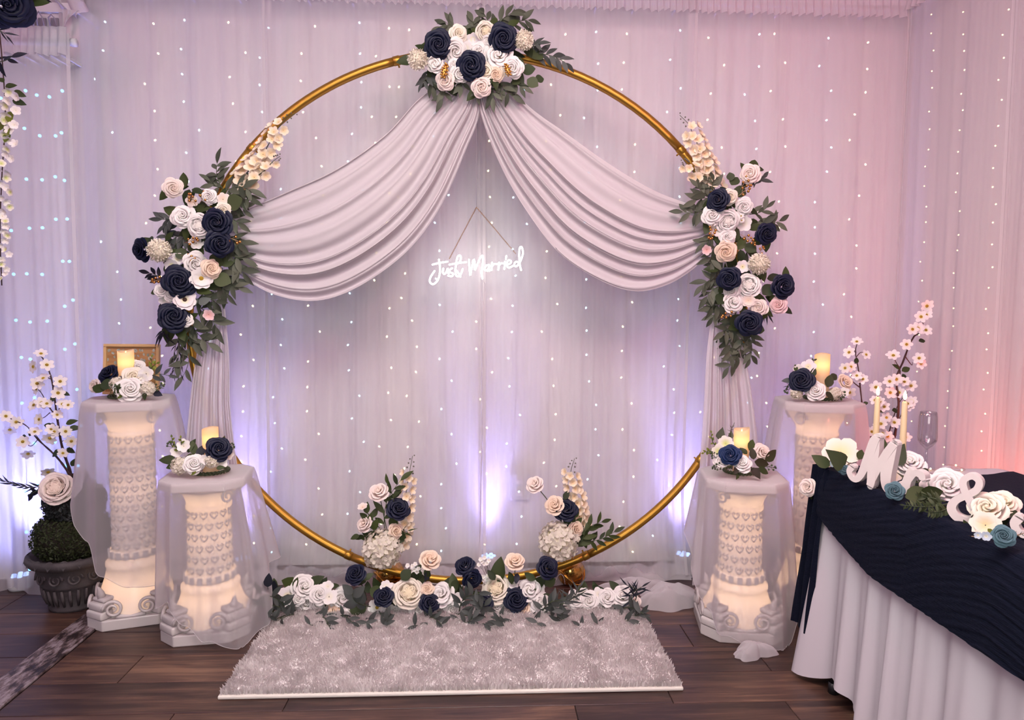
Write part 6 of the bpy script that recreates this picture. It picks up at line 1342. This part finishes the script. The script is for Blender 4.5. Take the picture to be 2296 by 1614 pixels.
# ---- taper candles and glass
def taper(label, px, ptop, pbot, Y):
    a = P(px, pbot, Y); top = P(px, ptop, Y); b_ = Vector((a.x, Y, TZ + 0.003)); t = root('taper_candle', b_, label, 'candle', 'taper candles on the table'); r = 0.0105
    hz_ = top.z
    MB().lathe([(0.0, 0.0), (0.026, 0.0), (0.028, 0.006), (0.014, 0.010), (0.0125, 0.03), (0.0, 0.03)], 18, b_).build('holder', 'gold_paint', t)
    MB().lathe([(0.0, 0.02), (r * 1.05, 0.02), (r, 0.06), (r * 0.80, hz_ - b_.z - 0.006), (r * 0.5, hz_ - b_.z), (0.0, hz_ - b_.z + 0.001)], 16, b_).build('wax_stick', 'taper_wax', t)
    c = Vector((b_.x, Y, hz_)); MB().tube([c, c + Vector((0, 0, 0.006))], 0.0014, 6).build('wick', 'black_plastic', t)
    MB().lathe([(0.0, 0.004), (0.0042, 0.009), (0.0056, 0.015), (0.0042, 0.024), (0.0018, 0.032), (0.0, 0.036)], 12, c).build('flame_bulb', 'flame', t)
taper('thin cream taper candle with small flame, left of the pair', 1963, 890, 1000, 2.16); taper('taller cream taper candle with bright flame, right of the pair', 2023, 900, 1020, 2.05)
gp = G(2075, 1065, TZ + 0.002); t = root('champagne_glass', gp, 'clear stemmed champagne glass standing near the taper candles', 'glass')
ys = gp.y
MB().lathe([(0.0, 0.002), (0.030, 0.002), (0.031, 0.004), (0.010, 0.007), (0.0, 0.008)], 24, gp).build('foot', 'clear_glass', t)
MB().tube([gp + Vector((0, 0, 0.006)), gp + Vector((0, 0, 0.085))], 0.0032, 10).build('stem', 'clear_glass', t)
MB().lathe([(0.003, 0.084), (0.018, 0.098), (0.0275, 0.112), (0.0285, 0.125), (0.026, 0.190), (0.0235, 0.205), (0.0225, 0.205), (0.025, 0.190), (0.0272, 0.125), (0.026, 0.113), (0.0, 0.092)], 28, gp).build('bowl', 'clear_glass', t)

# ---- flowers along the table edge
t = root('table_garland', G(2050, 1110, zt), 'garland of cream peonies and teal roses along the table letters', 'flower garland')
def tf(kind, px, py, r, mat, z, tl=(0, 0.4), centre=None):
    p = G(px, py, z); return flower(t, kind, px, py, r, p.y, mat, tilt=tl, pos=p, centre=centre)
tf('blossom', 1885, 1015, 42, 'cream', 0.80, (0, 0.6)); tf('peony', 2040, 1040, 32, 'white', 0.79, (0, 0.6)); tf('peony', 2125, 1090, 40, 'white', 0.775, (-0.2, 0.5)); tf('peony', 2090, 1088, 26, 'white', 0.77); tf('peony', 2215, 1140, 38, 'cream', 0.785, (-0.2, 0.4)); tf('peony', 2250, 1130, 34, 'cream', 0.79, (0.2, 0.5)); tf('anemone', 2210, 1178, 34, 'cream', 0.755, (-0.2, 0.3))
tf('rose', 1907, 1030, 13, 'white', 0.775); tf('rose', 2006, 1100, 20, 'teal', 0.765, (0, 0.2)); tf('rose', 2251, 1202, 24, 'teal', 0.77, (0, 0.2)); tf('rose', 1892, 1052, 12, 'teal', 0.765); tf('floret', 1867, 1040, 8, 'pale_blue', 0.775, (0, 0)); tf('blossom', 2211, 1202, 12, 'pale_blue', 0.765, (0, 0)); tf('blossom', 2193, 1200, 9, 'pale_blue', 0.765, (0, 0)); tf('blossom', 2000, 1068, 20, 'cream', 0.765, (0, 0.4))
def tl_(kind, px, py, a, ln, mat, z):
    p = G(px, py, z); leaf(t, kind, px, py, a, ln, p.y, mat, pos=p)
for a in (('heart', 1892, 1045, 140, 62, 'dollar_leaf', 0.775), ('rose', 1860, 1045, 150, 46, 'dollar_leaf', 0.77), ('rose', 1925, 1030, 60, 30, 'rose_leaf', 0.79), ('heart', 2000, 1040, 50, 62, 'dollar_leaf', 0.79), ('rose', 1975, 1020, 65, 44, 'dollar_leaf', 0.80), ('rose', 2060, 1070, 25, 44, 'dollar_leaf', 0.775), ('rose', 2030, 1115, 20, 70, 'dollar_leaf', 0.755), ('rose', 2060, 1110, 10, 60, 'rose_leaf', 0.76), ('euc', 2115, 1135, -35, 70, 'dollar_leaf', 0.75), ('euc', 2130, 1150, -45, 60, 'dollar_leaf', 0.75), ('heart', 2245, 1145, -90, 44, 'rose_leaf', 0.775), ('heart', 2265, 1150, -40, 40, 'dollar_leaf', 0.775), ('euc', 2160, 1165, -60, 34, 'dollar_leaf', 0.75), ('slim', 2045, 1085, 130, 44, 'maroon_leaf', 0.77), ('rose', 2215, 1185, -60, 20, 'lime_leaf', 0.76), ('rose', 2175, 1165, 10, 40, 'rose_leaf', 0.755)): tl_(*a)
def tsp(a, b_, kind, n, ln, mat, z, **kw):
    A = G(a[0], a[1], z); B_ = G(b_[0], b_[1], z); return spray(t, a, b_, kind, n, ln, A.y, mat, Y1=B_.y, bend=0.05, **kw)
for a, b_ in (((2125, 1130), (2025, 1132)), ((2120, 1125), (2050, 1112)), ((2130, 1138), (2080, 1148))): tsp(a, b_, 'euc', 26, 24, 'dollar_leaf', 0.757, ang=62, name='fern_frond', size_fall=0.6)
tsp((2080, 1085), (2015, 1085), 'rose', 12, 10, 'rose_leaf', 0.765); tsp((1920, 1045), (1855, 1035), 'slim', 9, 12, 'maroon_leaf', 0.77, stem='wire_gold'); tsp((2240, 1205), (2178, 1202), 'slim', 9, 12, 'maroon_leaf', 0.76, stem='wire_gold'); tsp((2260, 1200), (2296, 1195), 'slim', 7, 12, 'maroon_leaf', 0.76, stem='wire_gold')
# small rose tucked under the runner corner
p = P(1812, 1092, 2.20); t2 = root('tucked_rose', p, 'small cream rose hanging at the far table corner', 'rose'); flower(t2, 'rose', 0, 0, 20, 2.2, 'blush', tilt=(-0.6, 0.1), pos=p, name='bloom'); leaf(t2, 'rose', 1815, 1108, -60, 14, 2.2, 'rose_leaf')
MB().tube([p, p + Vector((0.06, 0.02, 0.03))], 0.002, 5).build('stem', 'stem_green', t2)
# battery fairy wire on the table
p = G(2122, 1048, TZ + 0.008); t = root('battery_light_wire', p, 'thin fairy wire with tiny battery box on the tablecloth', 'string lights')
bevel(MB().box(p, (0.022, 0.014, 0.010)).build('battery_box', 'white_plastic', t, False), 0.002)
wp = spline([p, p + Vector((0.02, 0.02, 0.004)), p + Vector((0.06, 0.03, -0.003)), p + Vector((0.05, -0.02, -0.004)), p + Vector((-0.02, -0.03, -0.004)), p + Vector((-0.07, 0.0, -0.004)), p + Vector((-0.12, 0.03, -0.004))], 40)
MB().tube(wp, 0.0006, 4).build('wire', 'wire_gold', t)
for k in (8, 18, 30): inst('bulb', fineb, 'bulb_fine', t, Matrix.Translation(wp[k] + Vector((0, 0, 0.002))))

# ------------------------------------------------------------------ top left corner: wisteria, navy bloom, ceiling fabric
YV = 2.62
t = root('hanging_wisteria', P(5, 60, YV), 'hanging white wisteria vine with green leaves at the left edge', 'vine')
q = random.Random(9); main = spline([P(-2, 60, YV), P(6, 150, YV), P(12, 260, YV), P(4, 400, YV), P(0, 520, YV), P(4, 640, YV)], 50)
MB().tube(main, 0.0022, 5).build('vine_stem', 'bark', t)
for x, y, a, ln in ((12, 195, 20, 22), (30, 205, -20, 24), (28, 225, -10, 26), (22, 250, -80, 30), (12, 270, -120, 24), (15, 285, -60, 26), (8, 185, 120, 18), (20, 300, -100, 24)): leaf(t, 'rose', x, y, a, ln, YV - 0.01, 'lime_leaf' if y > 240 else 'rose_leaf')
for k in range(40):
    u = k / 39; y = 205 + 420 * u; x = 10 + 14 * sin(k * 1.9) * (1 - 0.6 * u) + 6 * q.uniform(-1, 1) + (10 if k < 14 else 0)
    flower(t, 'floret', x, y, 11 - 4 * u, YV - 0.02, 'white' if k % 3 else 'lime_white', tilt=(q.uniform(-.8, .8), q.uniform(-.8, .6)))
spray(t, (-15, 135), (26, 128), 'euc', 5, 30, YV, 'dark_leaf'); spray(t, (-10, 70), (14, 80), 'slim', 4, 26, YV, 'dark_leaf')
t = root('navy_corner_bloom', P(12, 8, YV), 'dark navy fabric bloom with a glass bead in the top left corner', 'fabric flower')
flower(t, 'rose', 10, 2, 52, YV, 'navy', tilt=(0.3, -0.3), name='bloom'); leaf(t, 'rose', 45, 5, 30, 50, YV + 0.03, 'rose_leaf'); leaf(t, 'rose', 55, 2, 10, 44, YV + 0.05, 'rose_leaf')
inst('glass_bead', berry_me, 'beads', t, Matrix.Translation(P(2, 14, YV - 0.06)) @ Matrix.Scale(0.006, 4))
rows = []
for i in range(12):
    u = i / 11; row = []
    for k in range(16):
        v = k / 15; a = P(75 + 90 * v, -25, YL + 0.02); b_ = P(140 + 60 * v, 22 + 12 * sin(v * 3), YL - 0.05); row.append(a.lerp(b_, u) + Vector((0, 0.02 * sin(v * 14 + u * 2), 0.012 * sin(v * 9))))
    rows.append(row)
o = MB().grid(rows).build('ceiling_fabric', 'tail_chiffon'); setp(o, 'gathered white fabric hung below the ceiling at top left', 'fabric')
rows = [[P(140 + 40 * k / 8 - 30 * i / 10 * (k / 8), 20 + 4 * k / 8 + (55 * i / 10) * (1 - 0.7 * k / 8), YL - 0.06 + 0.01 * sin(k * 1.7)) for k in range(9)] for i in range(11)]
MB().grid(rows).build('tied_end', 'tail_chiffon', o)
